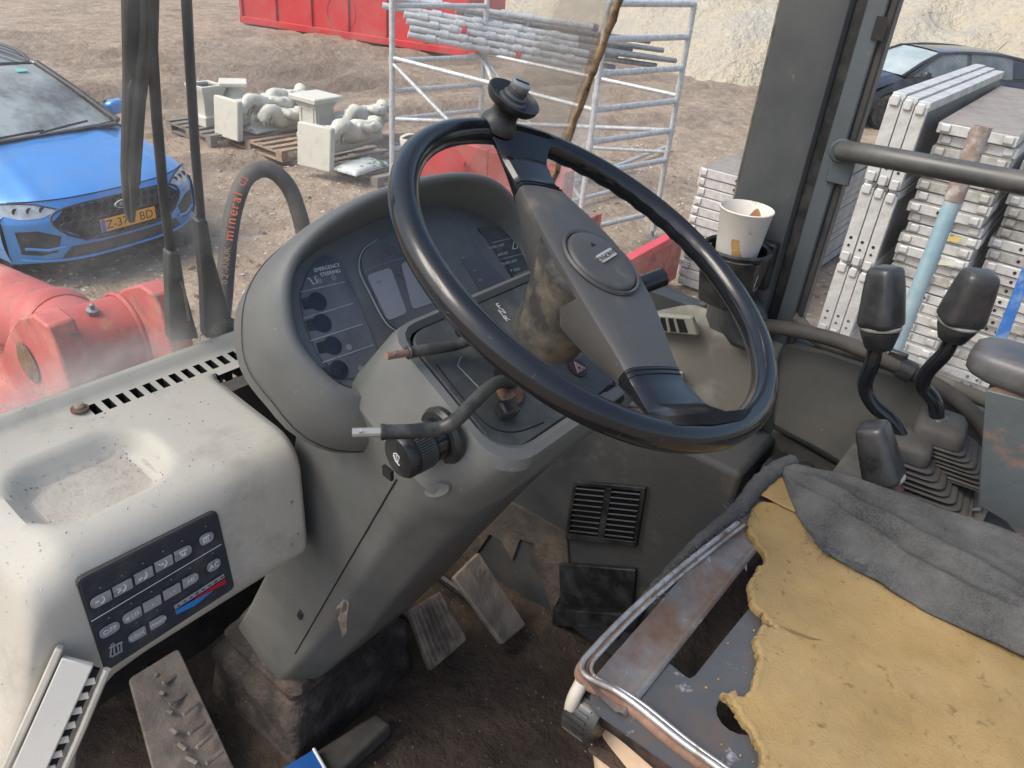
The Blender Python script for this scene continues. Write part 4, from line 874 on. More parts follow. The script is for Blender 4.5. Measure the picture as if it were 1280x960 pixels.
def trough(u, v):                       # worn rolled channel along the front of the pan
    x = lerp(X0+.012, X1-.012, u); y = lerp(Y1+.0035, Y1-.040, v)
    return V((x, y, PANZ+.0025+.013*(1-v)**2.2+.004*sstep(.75, .9, v)*sstep(1., .93, v)+.001*nz(x, y, 2, 60)))
MB().grid(trough, 50, 16).build('front_channel', M_panrust, seat, smooth=60)
rimp = catmull([sz(490, 185, SZ+.002), sz(330, 310, SZ+.002), sz(190, 432, SZ+.002), sz(90, 535, SZ+.001), sz(62, 572, SZ), sz(66, 600, SZ), sz(100, 622, SZ-.001), sz(150, 645, SZ-.003), sz(215, 690, SZ-.004), sz(330, 783, SZ-.004), sz(440, 862, SZ-.004), sz(700, 1050, SZ-.004)], 8)
MB().tube(rimp, .0033, 10).build('rim', M_chrome, seat, smooth=60)
MB().tube([p+V((.0070, -.0070, -.003)) for p in rimp], .0023, 8).build('rim', M_chrome, seat, smooth=60)
MB().tube([p+V((.0035, -.0035, -.0035)) for p in rimp], .0028, 6).build('rim_groove', M_rust, seat, smooth=60)
MB().tube([p+V((0, 0, -.010)) for p in rimp], .0062, 8).build('rim_underlip', M_rust, seat, smooth=60)
# left skirt, tan lining, knob
sk_ = [p for p in rimp if p.y < Y1-.004 and p.x < X0+.03] 
MB().loft([[p+V((-.002, 0, -.012)) for p in sk_], [p+V((-.004, 0, -.05)) for p in sk_]], closed=False).build('side_skirt', mat('skirt_dark', (.03, .027, .025), .7, var=.3, vs=20, dirt=((.18, .10, .07), .3, 16, .1)), seat, thick=.004)
tp = [sz(*p, SZ-.055) for p in [(95, 735), (140, 690), (165, 705), (185, 745), (260, 800), (345, 870), (420, 960), (130, 980), (110, 880), (92, 800)]]
MB().grid(lambda u, v: (lambda a: V((a.x, a.y, a.z+.006*nz(a.x, a.y, 3, 40)-.02*v)))(lerp(lerp(sz(95, 735, SZ-.06), sz(330, 860, SZ-.05), u), lerp(sz(100, 900, SZ-.09), sz(330, 1010, SZ-.09), u), v)) if False else
          (lambda c: c)(lerp(catmull([sz(140, 690, SZ-.05), sz(165, 722, SZ-.05), sz(255, 800, SZ-.05), sz(345, 870, SZ-.05), sz(440, 960, SZ-.05)], 6)[int(u*24)], catmull([sz(88, 745, SZ-.11), sz(95, 830, SZ-.12), sz(105, 900, SZ-.13), sz(120, 980, SZ-.14), sz(160, 1080, SZ-.15)], 6)[int(u*24)], v)+V((0, 0, .006*math.sin(u*9+v*5)*v))), 24, 8).build('tan_lining', M_tan, seat, smooth=70, thick=.003)
MB().prism([sz(*p, SZ-.045) for p in [(168, 720), (180, 728), (260, 795), (345, 862), (330, 872), (250, 805), (166, 748)]], (0, 0, .006)).build('torn_flap', M_fabric, seat)
kn0 = sz(75, 700, SZ-.05); kd = V((-.35, .5, -.35)).normalized()
kw = MB().lathe([(.024, -.02), (.026, -.012), (.026, .012), (.023, .016)], kn0, V((0, 1, 0)), 30).build('adjuster_knob', M_black, seat, smooth=30)
for i in range(26):
    an = i*2*math.pi/26; c = kn0+V((math.cos(an), 0, math.sin(an)))*.0262; MB().obox(c, (0, .0115, 0), V((-math.sin(an), 0, math.cos(an)))*.0013, V((math.cos(an), 0, math.sin(an)))*.0016).build('grip_rib', M_black, kw)
MB().tube(catmull([sz(60, 625, SZ-.01), sz(38, 670, SZ-.025), sz(30, 710, SZ-.05), sz(45, 750, SZ-.09)], 6), .007, 10).build('bent_trim', mat('pale_trim', (.42, .39, .33), .6, var=.1), seat, smooth=60)
MB().tube(catmull([sz(78, 748, SZ-.045), sz(120, 722, SZ-.043), sz(140, 700, SZ-.04), sz(125, 700, SZ-.04), sz(110, 715, SZ-.04)], 6), .0008, 5).build('loose_wire', M_steel, seat)
# bent tabs and tears in the slot
for a, b in (((285, 520), (318, 555)), ((505, 285), (515, 318)), ((468, 325), (470, 352)), ((340, 478), (343, 500))):
    MB().prism([sz(a[0]-9, a[1], PANZ+.002), sz(a[0]+12, a[1]-8, PANZ+.002), sz(b[0], b[1], PANZ-.004)], (0, 0, -.0015)).build('torn_tab', M_steel, seat, smooth=0)
pr_ = [sz(*p, PANZ+.0016) for p in [(172, 632), (205, 590), (236, 566), (262, 578), (252, 600), (215, 622), (190, 634)]]
MB().prism(pr_, (0, 0, .0004)).build('bare_patch', mat('flaked_paint', (.60, .56, .54), .6, .2, var=.25, vs=60, dirt=((.2, .18, .17), .3, 90, .1)), seat, smooth=0)
MB().box(X0+.01, X1-.02, Y1-.30, Y1-.012, PANZ-.075, PANZ-.07).build('under_tray', M_mud, seat)
# suspension body under the pan
MB().box(X0+.05, X1-.04, -.50, Y1-.10, .15, PANZ-.13).build('suspension', M_rust, seat)
# foam
FT = PANZ+.014
def inv4(x, y):
    v_ = V((x, y, FT))-CAM; d_ = v_.dot(cF); return (IW/2+FPX*v_.dot(cR)/d_-700)*2.207, (IH/2-FPX*v_.dot(cU)/d_-570)*2.207
fo_ = [(520, 150), (540, 125), (600, 128), (700, 150), (800, 200), (1000, 300), (1400, 500), inv4(.885, -.50), inv4(.48, -.50), inv4(.46, -.10), (560, 960), (556, 900), (550, 861), (556, 812), (536, 770), (502, 718), (470, 676), (449, 646), (482, 656), (528, 650), (536, 600), (551, 542), (539, 500), (545, 470), (562, 460), (598, 474), (566, 442), (531, 412), (524, 362), (527, 338), (546, 300), (572, 284), (556, 258), (538, 232), (517, 196)]
rnd = random.Random(2); fe = []
for i, p in enumerate(fo_):
    q = fo_[(i+1) % len(fo_)]; L_ = math.dist(p, q); n_ = max(1, int(L_/5)) if i > 8 else 3
    for k in range(n_):
        t = k/n_; xx, yy = lerp(p[0], q[0], t), lerp(p[1], q[1], t); fe.append((xx+9*nz(xx*.03, yy*.03, 1)+6*nz(xx*.09, yy*.09, 3)+rnd.uniform(-2.4, 2.4), yy+9*nz(xx*.03, yy*.03, 5)+6*nz(xx*.09, yy*.09, 7)+rnd.uniform(-2.4, 2.4)))
E0 = [sz(*p, FT) for p in fe]
NE = len(E0); inn = []
area_ = sum(E0[k].x*E0[(k+1) % NE].y-E0[(k+1) % NE].x*E0[k].y for k in range(NE))
for k in range(NE):
    t_ = E0[(k+4) % NE]-E0[k-4]; n_ = V((-t_.y, t_.x, 0)).normalized(); inn.append(n_ if area_ > 0 else -n_)
def shrink(p, d, z, k=None): return V((p.x, p.y, z))+inn[k]*d
def eloop(d, z): return [shrink(p, d, z, k) for k, p in enumerate(E0)]
def ftop(x, y): return .0030*nz(x, y, 1, 9)+.0008*nz(x, y, 4, 45)+.0006*nz(x, y, 6, 120)
def eloop2(d, dz):
    o_ = []
    for k, p in enumerate(E0): q_ = shrink(p, d, FT, k); q_.z = FT+dz+ftop(q_.x, q_.y); o_.append(q_)
    return o_
MB().loft([eloop(.002, PANZ+.0015), eloop(-.0008, PANZ+.006), eloop(.0006, FT-.003), eloop2(.0005, -.001), eloop2(.002, .0004), eloop2(.006, .0006), eloop2(.012, -.0012)]).build('foam_edge', M_foam, seat, smooth=60)
def inpoly(x, y, P_):
    c_ = False
    for a_, b_ in zip(P_, P_[1:]+P_[:1]):
        if (a_.y > y) != (b_.y > y) and x < (b_.x-a_.x)*(y-a_.y)/(b_.y-a_.y)+a_.x: c_ = not c_
    return c_
IP = eloop(.005, FT); x0_, x1_ = min(p.x for p in E0), max(p.x for p in E0); y0_, y1_ = min(p.y for p in E0), max(p.y for p in E0)
NX, NY = 96, 150
rows = []
for b in range(NY):
    yc = lerp(y0_, y1_, (b+.5)/NY); xs_ = sorted((b_.x-a_.x)*(yc-a_.y)/(b_.y-a_.y)+a_.x for a_, b_ in zip(IP, IP[1:]+IP[:1]) if (a_.y > yc) != (b_.y > yc)); rows.append(xs_)
def fskip(a, b):
    xc = lerp(x0_, x1_, (a+.5)/NX); return sum(1 for v_ in rows[b] if v_ > xc) % 2 == 0
def fgrid(u, v): x, y = lerp(x0_, x1_, u), lerp(y0_, y1_, v); return V((x, y, FT+ftop(x, y)))
MB().grid(fgrid, NX, NY, fskip).build('foam', M_foam, seat, smooth=80)
cr = [sz(*p, FT+.0012) for p in [(606, 468), (640, 480), (690, 500), (722, 508), (690, 505), (640, 488)]]
MB().prism(cr, (0, 0, .0003)).build('foam_crack', mat('foam_crack', (.16, .10, .04), .95), seat, smooth=0)
# torn cloth cover: far bolster with folds
inner = catmull([sz(612, 60, FT+.004), sz(632, 110, FT+.006), sz(655, 165, FT+.006), (sz(690, 215, FT+.006)), sz(735, 268, FT+.006), sz(840, 326, FT+.006), sz(940, 386, FT+.006), sz(1100, 470, FT+.006), sz(1280, 552, FT+.008), sz(1500, 650, FT+.008), V((.80, -.36, FT+.008)), V((.80, -.50, FT+.008))], 10)
outer = catmull([sz(598, 40, FT+.006), sz(628, 29, FT+.018), sz(680, 29, FT+.022), sz(760, 45, FT+.024), sz(850, 72, FT+.026), sz(980, 116, FT+.028), sz(1100, 160, FT+.030), sz(1280, 222, FT+.032), sz(1400, 265, FT+.034), sz(1520, 310, FT+.034), V((1.00, -.36, FT+.034)), V((.98, -.50, FT+.034))], 10)
NI = len(inner)
def cover(u, v):
    k = min(NI-1, u*(NI-1)); i = int(k); f = k-i; j = min(NI-1, i+1)
    u = u*(NI-1)/90.
    a = lerp(inner[i], inner[j], f); b = lerp(outer[i], outer[j], f)
    if v <= .82:
        t = v/.82; p = lerp(a, b, t)
        w = sstep(.12, .4, u)
        hgt = .012*math.sin(math.pi*min(1, t*1.15))**.8*(.5+.5*w)
        fold = .007*w*math.exp(-((t-.30-.10*math.sin(u*6))/.055)**2)+.006*w*math.exp(-((t-.62+.45*(u-.35))/.06)**2)-.006*w*math.exp(-((t-.45-.07*math.sin(u*5+1))/.06)**2)
        fold += .0035*nz(u*9, t*4, 1)+.0015*nz(u*30, t*14, 5)
        tf = .60-.55*(u-.2)+.03*math.sin(u*11); fold += .010*sstep(.16, .30, u)*(sstep(tf-.012, tf+.012, t)-1.0*sstep(tf-.0, tf+.30, t)); tg_ = .30-.30*(u-.3)+.02*math.sin(u*17); fold += .007*sstep(.30, .40, u)*(sstep(tg_-.012, tg_+.012, t)-1.0*sstep(tg_, tg_+.2, t))
        fold += .0022*sstep(.05, .3, u)*abs(nz(u*16+t*7, t*5-u*3, 8))
        return p+V((0, 0, hgt+fold))
    t = (v-.82)/.18; out = (b-a); out.z = 0; out = out.normalized() if out.length > 1e-6 else V((1, 0, 0))
    return b+out*(.018*math.sin(t*1.57))+V((0, 0, .0035*nz(u*9, 4, 1)-.07*(1-math.cos(t*1.57))))
MB().grid(cover, 130, 44).build('cloth_cover', M_fabric, seat, smooth=80, thick=.003)
# cloth band folded round the front edge
band_c = catmull([sz(640, 20, SZ), sz(598, 38, SZ+.004), sz(545, 82, SZ+.004), sz(505, 135, SZ+.003), sz(470, 168, SZ), sz(400, 222, SZ-.004), sz(330, 288, SZ-.008), sz(250, 375, SZ-.012), sz(190, 448, SZ-.016), sz(150, 500, SZ-.02)], 8)
NBc = len(band_c)
MB().tube([p+V((.002*nz(i*.7, 1), .002*nz(i*.6, 7), 0)) for i, p in enumerate(band_c)], lambda t: lerp(.0125, .0045, sstep(.1, .95, t)), 10).build('cloth_band', M_fabric, seat, smooth=70)
MB().prism([sz(*p, FT+.003) for p in [(545, 108), (575, 75), (606, 55), (620, 75), (640, 125), (654, 160), (610, 140), (570, 118)]], (0, 0, .003)).build('foam_flap', M_foam, seat, bevel=.002)
thr = MB(); rnd = random.Random(11)
def hair(c, L_, n):
    for _ in range(n):
        p = V(c)+V((rnd.gauss(0, .004), rnd.gauss(0, .004), rnd.uniform(0, .003))); d = V((rnd.gauss(.5, .7), rnd.gauss(-.3, .7), rnd.gauss(0, .15))).normalized(); P_ = [p]
        for k in range(5): d = (d+V((rnd.gauss(0, .9), rnd.gauss(0, .9), rnd.gauss(0, .12)))).normalized(); P_.append(P_[-1]+d*L_/5)
        thr.tube(P_, .00035, 3, caps=False)
for i in range(30): hair(sz(lerp(690, 860, i/29), lerp(225, 320, (i/29)**.85), FT+.009), .020, 3)
for i in range(40): hair(sz(lerp(480, 240, i/39), lerp(172, 392, i/39), SZ+.002), .010, 2)
for i in range(8): hair(sz(lerp(455, 515, i/7), lerp(150, 170, i/7), SZ+.006), .02, 4)
tag(thr.build('frayed_threads', M_thread, seat, smooth=0), kind='stuff')

# ================================================================== PEDALS AND FLOOR ITEMS
def pedal(name, label, q, z, th, m, arm, ribs=0, rm=None):
    P = [PZ(x, y, zz) for (x, y), zz in zip(q, z)]; c = sum(P, V())/4; n = (P[1]-P[0]).cross(P[3]-P[0]).normalized(); n = n if n.z > 0 else -n
    t = thing(name, label, 'pedal', c-V((0, 0, .06)))
    ex = (P[1]-P[0]).normalized(); ey = n.cross(ex)
    MB().prism([c+ex*p[0]+ey*p[1] for p in rpoly([((p-c).dot(ex), (p-c).dot(ey)) for p in P], .008, 4)], -n*th).build('pad', m, t, bevel=.003)
    for i in range(ribs):
        f = (i+.7)/(ribs+.4); a = lerp(P[0], P[1], f); b = lerp(P[3], P[2], f); a, b = lerp(a, b, .06), lerp(a, b, .94)
        MB().obox((a+b)/2+n*.0018, (b-a)/2, ex*.0026, n*.0025).build('rib', rm or m, t, bevel=.001)
    MB().tube(catmull([c-n*th, c-n*(th+.03)+V((0, .05, 0)), V(arm)], 5), .011, 8).build('arm', M_black, t)
    return t
pedal('brake_pedal', 'muddy ribbed rubber brake pedal beside the column foot', [(512, 762), (552, 738), (583, 800), (540, 838)], [.235, .235, .16, .16], .022, M_pedalr, (.78, 1.0, .25), 7)
pedal('accelerator_pedal', 'dirty metal accelerator pedal nearest the cab wall', [(566, 722), (598, 690), (662, 780), (628, 806)], [.25, .25, .13, .13], .014, M_pedal, (.93, 1.05, .2), 0)
lp_ = pedal('foot_plate', 'mud-covered tread plate pedal at the lower left', [(160, 850), (222, 812), (302, 965), (196, 985)], [.26, .26, .16, .16], .012, M_pedal, (.40, 1.1, .15), 0)
mat('tread_bar', (.24, .21, .18), .6, .3, var=.3, vs=20, bump=.5, bs=80, dirt=((.34, .30, .26), .4, 30, .1))
for i, (x, y, a) in enumerate([(190, 838, .5), (214, 846, -.9), (197, 862, .6), (222, 872, -.9), (208, 885, .5), (238, 884, -.8), (214, 910, .5), (246, 908, -.9), (225, 930, .5), (255, 925, -.8), (238, 948, .6), (268, 945, -.9)]):
    zc = lerp(.26, .16, (y-830)/145); p = PZ(x, y, zc+.003); d = V((math.cos(a+1.1), math.sin(a+1.1), -.3)).normalized(); s_ = d.cross(V((0, -.5, .8))).normalized()
    MB().obox(p-V((0, 0, .0035)), d*.019, s_*.0036, d.cross(s_)*.0022).build('tread_bar', MATS['tread_bar'], lp_, bevel=.0015)
fb = thing('floor_bar', 'dirty grey rubber strip on the cab floor', 'strip', PZ(440, 930, .1))
MB().prism([PZ(*p, .135) for p in [(385, 945), (470, 890), (490, 905), (412, 975)]], (0, 0, -.035)).build('strip', M_rubber, fb, bevel=.006)
bx_ = thing('blue_packet', 'corner of a blue packet with white edge on the floor', 'packet', PZ(380, 955, .1))
MB().prism([PZ(*p, .15) for p in [(345, 965), (392, 936), (420, 985), (360, 1010)]], (0, 0, -.04)).build('packet', mat('packet_blue', (.012, .09, .32), .4, var=.1), bx_, bevel=.002)
MB().tube([PZ(392, 936, .151), PZ(420, 985, .151)], .003, 6).build('white_edge', M_white, bx_)
gr_ = MB(); rnd = random.Random(21)
for i in range(520):
    x = rnd.uniform(.2, 1.09); y = rnd.uniform(.1, 1.05); s_ = rnd.uniform(.001, .0035); a = rnd.uniform(0, 6.28); z = floorfn((x+.25)/(WALLX+.27), (y+.9)/(FW+.93)).z
    ax = V((math.cos(a), math.sin(a), 0))*s_; ay = V((-math.sin(a), math.cos(a), 0))*s_*.7; c = V((x, y, z)); gr_.add([c+ax, c+ay, c-ax, c-ay, c+V((0, 0, s_))], [(0, 1, 4), (1, 2, 4), (2, 3, 4), (3, 0, 4)])
tag(gr_.build('floor_grit', mat('floor_grit', (.20, .17, .14), .9, var=.4, vs=300), smooth=0), 'loose grit scattered over the muddy cab floor', 'grit', kind='stuff')

# ================================================================== OUTSIDE THE SCREEN: wiper, hose, moss
def wsp_(x, y, off=.03):        # point on a plane just outside the windscreen
    n = V((0, 1, .29)).normalized(); return PP(x, y, V((0, .92+off, .9)), n)
wi = thing('windscreen_wiper', 'black twin-arm windscreen wiper parked upright on the windscreen', 'wiper', wsp_(255, 418))
MB().tube([wsp_(*p, .035) for p in [(192, -40), (190, 60), (196, 150), (204, 240), (214, 320), (222, 372)]], [.0062]*6, 8).build('arm', M_wblack, wi, smooth=60)
MB().tube([wsp_(*p, .035) for p in [(231, -40), (236, 60), (244, 190), (252, 280), (256, 320)]], [.0058]*5, 8).build('arm', M_wblack, wi, smooth=60)
def bootp(pts, off): return [wsp_(*p, off) for p in pts]
M_bootd = mat('wiper_boot_dusty', (.020, .026, .026), .5, var=.2, vs=12, dirt=((.06, .068, .066), .30, 9, .25))
MB().prism(bootp([(212, 318), (226, 316), (233, 362), (250, 424), (214, 428), (213, 370)], .022), (0, .018, .005)).build('arm_boot', M_bootd, wi, bevel=.004)
MB().prism(bootp([(248, 278), (261, 276), (268, 320), (277, 352), (296, 418), (258, 424), (256, 360)], .022), (0, .018, .005)).build('arm_boot', M_bootd, wi, bevel=.004)
MB().tube(catmull(bootp([(226, 352), (230, 362), (233, 380), (236, 400)], .0205), 4), .0022, 6).build('arm_spring', M_galvd, wi)
bl = MB().prism(bootp([(156, -40), (198, -40), (196, 40), (184, 130), (178, 215), (170, 278), (163, 281), (158, 262), (155, 215), (158, 100)], .030), (0, .010, .003)).build('blade_frame', M_wblack, wi, bevel=.003)
MB().tube(bootp([(177, -40), (179, 40), (172, 100), (167, 160), (163, 215), (166, 276)], .026), .0030, 6).build('rubber_blade', mat('wiper_rubber', (.03, .034, .034), .4, var=.2), bl)
MB().tube(bootp([(160, -40), (159, 90), (165, 100), (161, 110), (157, 215)], .026), .0020, 6).build('frame_rail', M_wblack, bl)
MB().tube(bootp([(188, -40), (185, 60), (178, 150), (174, 230)], .026), .0016, 6).build('frame_rail', M_wblack, bl)
hs = [PD(*p) for p in [(262, 520, 1.75), (272, 440, 1.75), (279, 380, 1.75), (283, 330, 1.75), (287, 290, 1.75), (294, 255, 1.76), (306, 225, 1.78), (324, 212, 1.80), (344, 216, 1.82), (362, 236, 1.84), (374, 268, 1.86), (381, 300, 1.88), (388, 350, 1.9), (392, 430, 1.9)]]
ho = thing('hydraulic_hose', 'looped black hydraulic hose with orange lettering outside the windscreen', 'hose', hs[0])
hp = catmull(hs, 6); MB().tube(hp, .0195, 16).build('hose', M_hose, ho, smooth=60)
acc = [0.]
for a_, b_ in zip(hp, hp[1:]): acc.append(acc[-1]+(b_-a_).length)
def hat(s_):
    for i in range(len(hp)-1):
        if acc[i] <= s_ <= acc[i+1]: return lerp(hp[i], hp[i+1], (s_-acc[i])/(acc[i+1]-acc[i]))
    return hp[-1]
def hosechars(st_, y0, sz_, adv, m):
    i0 = min(range(len(hp)//2), key=lambda i: abs(project_y(hp[i])-y0)); s_ = acc[i0]
    wd = lambda c_: 1.5 if c_ == 'm' else .5 if c_ in 'il-' else .72 if c_ == 'r' else 1.
    for j_, ch_ in enumerate(st_):
        s_ += adv*(wd(ch_)+wd(st_[j_-1]))/2 if j_ else 0
        p = hat(s_); d = (hat(s_+.008)-hat(s_-.008)).normalized(); n = CAM-p; n = (n-d*n.dot(d)).normalized(); side = n.cross(d)
        text('hose_lettering', ch_, m, ho, p+n*.0198, d, side, sz_, .001)
def project_y(p):
    v_ = p-CAM; return IH/2-FPX*v_.dot(cU)/v_.dot(cF)
hosechars('mineral', 298, .031, .0185, M_orange); hosechars('C3', 234, .020, .014, M_orange); hosechars('02-ANUK', 352, .019, .0135, M_tanprint)
mo = MB(); rnd = random.Random(5)
for i in range(900):
    t = rnd.random(); c = lerp(wsp_(262, 420, .010), wsp_(306, 402, .010), t)+V((rnd.gauss(0, .004), rnd.uniform(0, .008), rnd.uniform(-.012, .010)*math.sin(t*3.14))); d = V((rnd.gauss(0, 1), rnd.gauss(0, 1), 1)).normalized()*.005; s_ = d.cross(V((1, .3, 0))).normalized()*.0014
    mo.add([c-s_, c+s_, c+d], [(0, 1, 2)])
tag(mo.build('moss_tuft', M_moss, smooth=0), 'bright green moss at the foot of the windscreen', 'moss', kind='stuff')

# ------------------------------------------------------------------ scuffs, chips and dust specks on the grey plastic
def scuffs(name, mb, n, box, m, par, seed, l0, l1, w):
    rnd = random.Random(seed); o = MB(); k = 0
    while k < n:
        x, y = rnd.uniform(box[0], box[2]), rnd.uniform(box[1], box[3])
        try: p = mb.hit(x, y, .0003); nn = mb.hitn(x, y)
        except RuntimeError: k += 1; continue
        a = rnd.gauss(.8, .7); u = nn.cross(V((0, 0, 1))).normalized(); v = nn.cross(u); d = u*math.cos(a)+v*math.sin(a); s_ = nn.cross(d); L_ = rnd.uniform(l0, l1)*rnd.random(); ww = w*rnd.uniform(.4, 1.2)
        o.add([p-d*L_, p+s_*ww, p+d*L_, p-s_*ww], [(0, 1, 2, 3)]); k += 1
    return tag(o.build(name, m, par, smooth=0), kind='stuff')
M_chip = mat('pale_scratch', (.34, .35, .34), .8, var=.2, vs=90)
scuffs('chips', HO, 90, (305, 300, 480, 570), M_chip, ic, 1, .0008, .004, .00035)
scuffs('chips', TW, 130, (320, 560, 700, 840), M_chip, sc, 2, .0008, .006, .00035)
scuffs('mud_splashes', TW, 120, (320, 720, 520, 850), mat('mud_splash', (.17, .14, .11), .9, var=.2, vs=60), sc, 3, .001, .006, .0012)

scuffs('dust_specks', HP, 120, (620, 200, 850, 520), mat('dust_speck', (.22, .20, .17), .9, var=.3, vs=90), sw_, 4, .0005, .0025, .0004)
scuffs('scratches', RM, 90, (490, 140, 980, 560), mat('rim_scratch', (.09, .095, .10), .5, var=.3, vs=90), sw_, 5, .001, .006, .00025)
scuffs('dark_flecks', DM, 55, (20, 520, 390, 900), mat('dark_fleck', (.16, .14, .11), .9, var=.3, vs=90), dash, 6, .0006, .003, .0006)
scuffs('pale_flecks', DM, 90, (100, 560, 390, 800), mat('pale_fleck', (.72, .71, .67), .9), dash, 7, .0006, .003, .0005)
# foam crumbs and grit lying on the bare pan
rnd = random.Random(41); fc = MB()
for i in range(110):
    k_ = rnd.randrange(len(E0)); p = E0[k_]; q_ = shrink(p, rnd.gauss(-.010, .014), PANZ+.002, k_)+V((rnd.gauss(0, .012), rnd.gauss(0, .012), 0)); s_ = .0004+.0024*rnd.random()**3
    a = rnd.uniform(0, 6.28); ax = V((math.cos(a), math.sin(a), 0))*s_; ay = V((-math.sin(a), math.cos(a), 0))*s_*.7
    def inside(P_):
        c_ = False
        for a_, b_ in zip(P_, P_[1:]+P_[:1]):
            if (a_.y > q_.y) != (b_.y > q_.y) and q_.x < (b_.x-a_.x)*(q_.y-a_.y)/(b_.y-a_.y)+a_.x: c_ = not c_
        return c_
    if inside(hole1) or inside(hole2) or q_.x > X1-.03 or q_.y > Y1-.045 or q_.x < X0+.01: continue
    fc.add([q_+ax, q_+ay, q_-ax, q_-ay, q_+V((0, 0, s_*.9))], [(0, 1, 4), (1, 2, 4), (2, 3, 4), (3, 0, 4)])
tag(fc.build('foam_crumbs', M_foamcut, seat, smooth=0), kind='stuff')
# ================================================================== YARD
def project(p):
    v = V(p)-CAM; z = v.dot(cF); return V((IW/2+FPX*v.dot(cR)/z, IH/2-FPX*v.dot(cU)/z, z))
def axis(lo, hi, step, far, grow=1.25):
    a = [lo+i*step for i in range(int((hi-lo)/step)+1)]; s_ = step; b = []; x = a[-1]
    while x < far: s_ *= grow; x += s_; b.append(x)
    s_ = step; x = lo; c = []
    while x > -far: s_ *= grow; x -= s_; c.append(x)
    return c[::-1]+a+b
CHURN_SHADE = [0.]
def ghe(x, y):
    d = math.hypot(x, y); CHURN_SHADE[0] = 0.
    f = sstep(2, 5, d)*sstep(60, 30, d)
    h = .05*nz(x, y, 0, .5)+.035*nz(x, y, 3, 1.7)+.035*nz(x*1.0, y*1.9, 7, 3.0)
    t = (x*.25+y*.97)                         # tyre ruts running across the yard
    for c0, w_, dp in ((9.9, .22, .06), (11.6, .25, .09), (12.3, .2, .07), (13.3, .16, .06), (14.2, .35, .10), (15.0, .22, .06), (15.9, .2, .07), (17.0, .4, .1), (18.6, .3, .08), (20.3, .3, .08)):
        u = t+.5*nz(x, y, 2, .25)-c0; am = max(0, .55+1.1*nz(x, y, 5+c0, .35)); h += f*1.7*(-dp*math.exp(-(u/w_)**2)+dp*.8*math.exp(-((abs(u)-w_*1.9)/(w_*.7))**2)*(1+.9*nz(x, y, 9, 2.6)))*am; CHURN_SHADE[0] += am*(math.exp(-(u/w_)**2)+.5*math.exp(-((abs(u)-w_*1.9)/(w_*.8))**2))
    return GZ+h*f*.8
gx, gy_ = axis(0, 24, .16, 500), axis(-4, 24, .16, 500)
gv = []; churn_shade = []
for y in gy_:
    for x in gx: gv.append(V((x, y, ghe(x, y)))); churn_shade.append(min(1., CHURN_SHADE[0]))
n_ = len(gx)
M_ground = mat('yard_soil', (.275, .205, .140), .95, var=.2, vs=.9, bump=1., bs=6, bd=.5, dirt=((.37, .305, .235), .36, 4.4, .12), dirt2=((.175, .127, .093), .25, 2.3, .12))
def tweak_ground(m):
    N = m.node_tree.nodes; L = m.node_tree.links; b = N['Principled BSDF']; src = b.inputs['Base Color'].links[0].from_socket
    tc = N.new('ShaderNodeTexCoord'); vo = N.new('ShaderNodeTexVoronoi'); vo.inputs['Scale'].default_value = 13; L.new(tc.outputs['Object'], vo.inputs['Vector'])
    no = N.new('ShaderNodeTexNoise'); no.inputs['Scale'].default_value = 1.3; no.inputs['Detail'].default_value = 4; L.new(tc.outputs['Object'], no.inputs['Vector'])
    a = N.new('ShaderNodeMapRange'); a.inputs[1].default_value = .16; a.inputs[2].default_value = .10; L.new(vo.outputs['Distance'], a.inputs[0])
    c = N.new('ShaderNodeMapRange'); c.inputs[1].default_value = .46; c.inputs[2].default_value = .62; L.new(no.outputs[0], c.inputs[0])
    mu = N.new('ShaderNodeMath'); mu.operation = 'MULTIPLY'; L.new(a.outputs[0], mu.inputs[0]); L.new(c.outputs[0], mu.inputs[1])
    at = N.new('ShaderNodeAttribute'); at.attribute_name = 'churned_shade'; am = N.new('ShaderNodeMath'); am.operation = 'MULTIPLY'; am.inputs[1].default_value = .75; L.new(at.outputs['Fac'], am.inputs[0])
    m0 = N.new('ShaderNodeMix'); m0.data_type = 'RGBA'; L.new(am.outputs[0], m0.inputs[0]); L.new(src, m0.inputs[6]); m0.inputs[7].default_value = (.13, .092, .07, 1); src = m0.outputs[2]  # darker along the ruts: churned soil, plus their shading put into the colour
    mx = N.new('ShaderNodeMix'); mx.data_type = 'RGBA'; L.new(mu.outputs[0], mx.inputs[0]); L.new(src, mx.inputs[6]); mx.inputs[7].default_value = (.45, .41, .37, 1); L.new(mx.outputs[2], b.inputs['Base Color'])
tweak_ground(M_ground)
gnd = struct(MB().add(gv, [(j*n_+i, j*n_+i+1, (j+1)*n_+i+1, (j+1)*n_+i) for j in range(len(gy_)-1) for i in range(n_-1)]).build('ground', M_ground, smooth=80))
ca_ = gnd.data.attributes.new('churned_shade', 'FLOAT', 'POINT'); ca_.data.foreach_set('value', churn_shade)
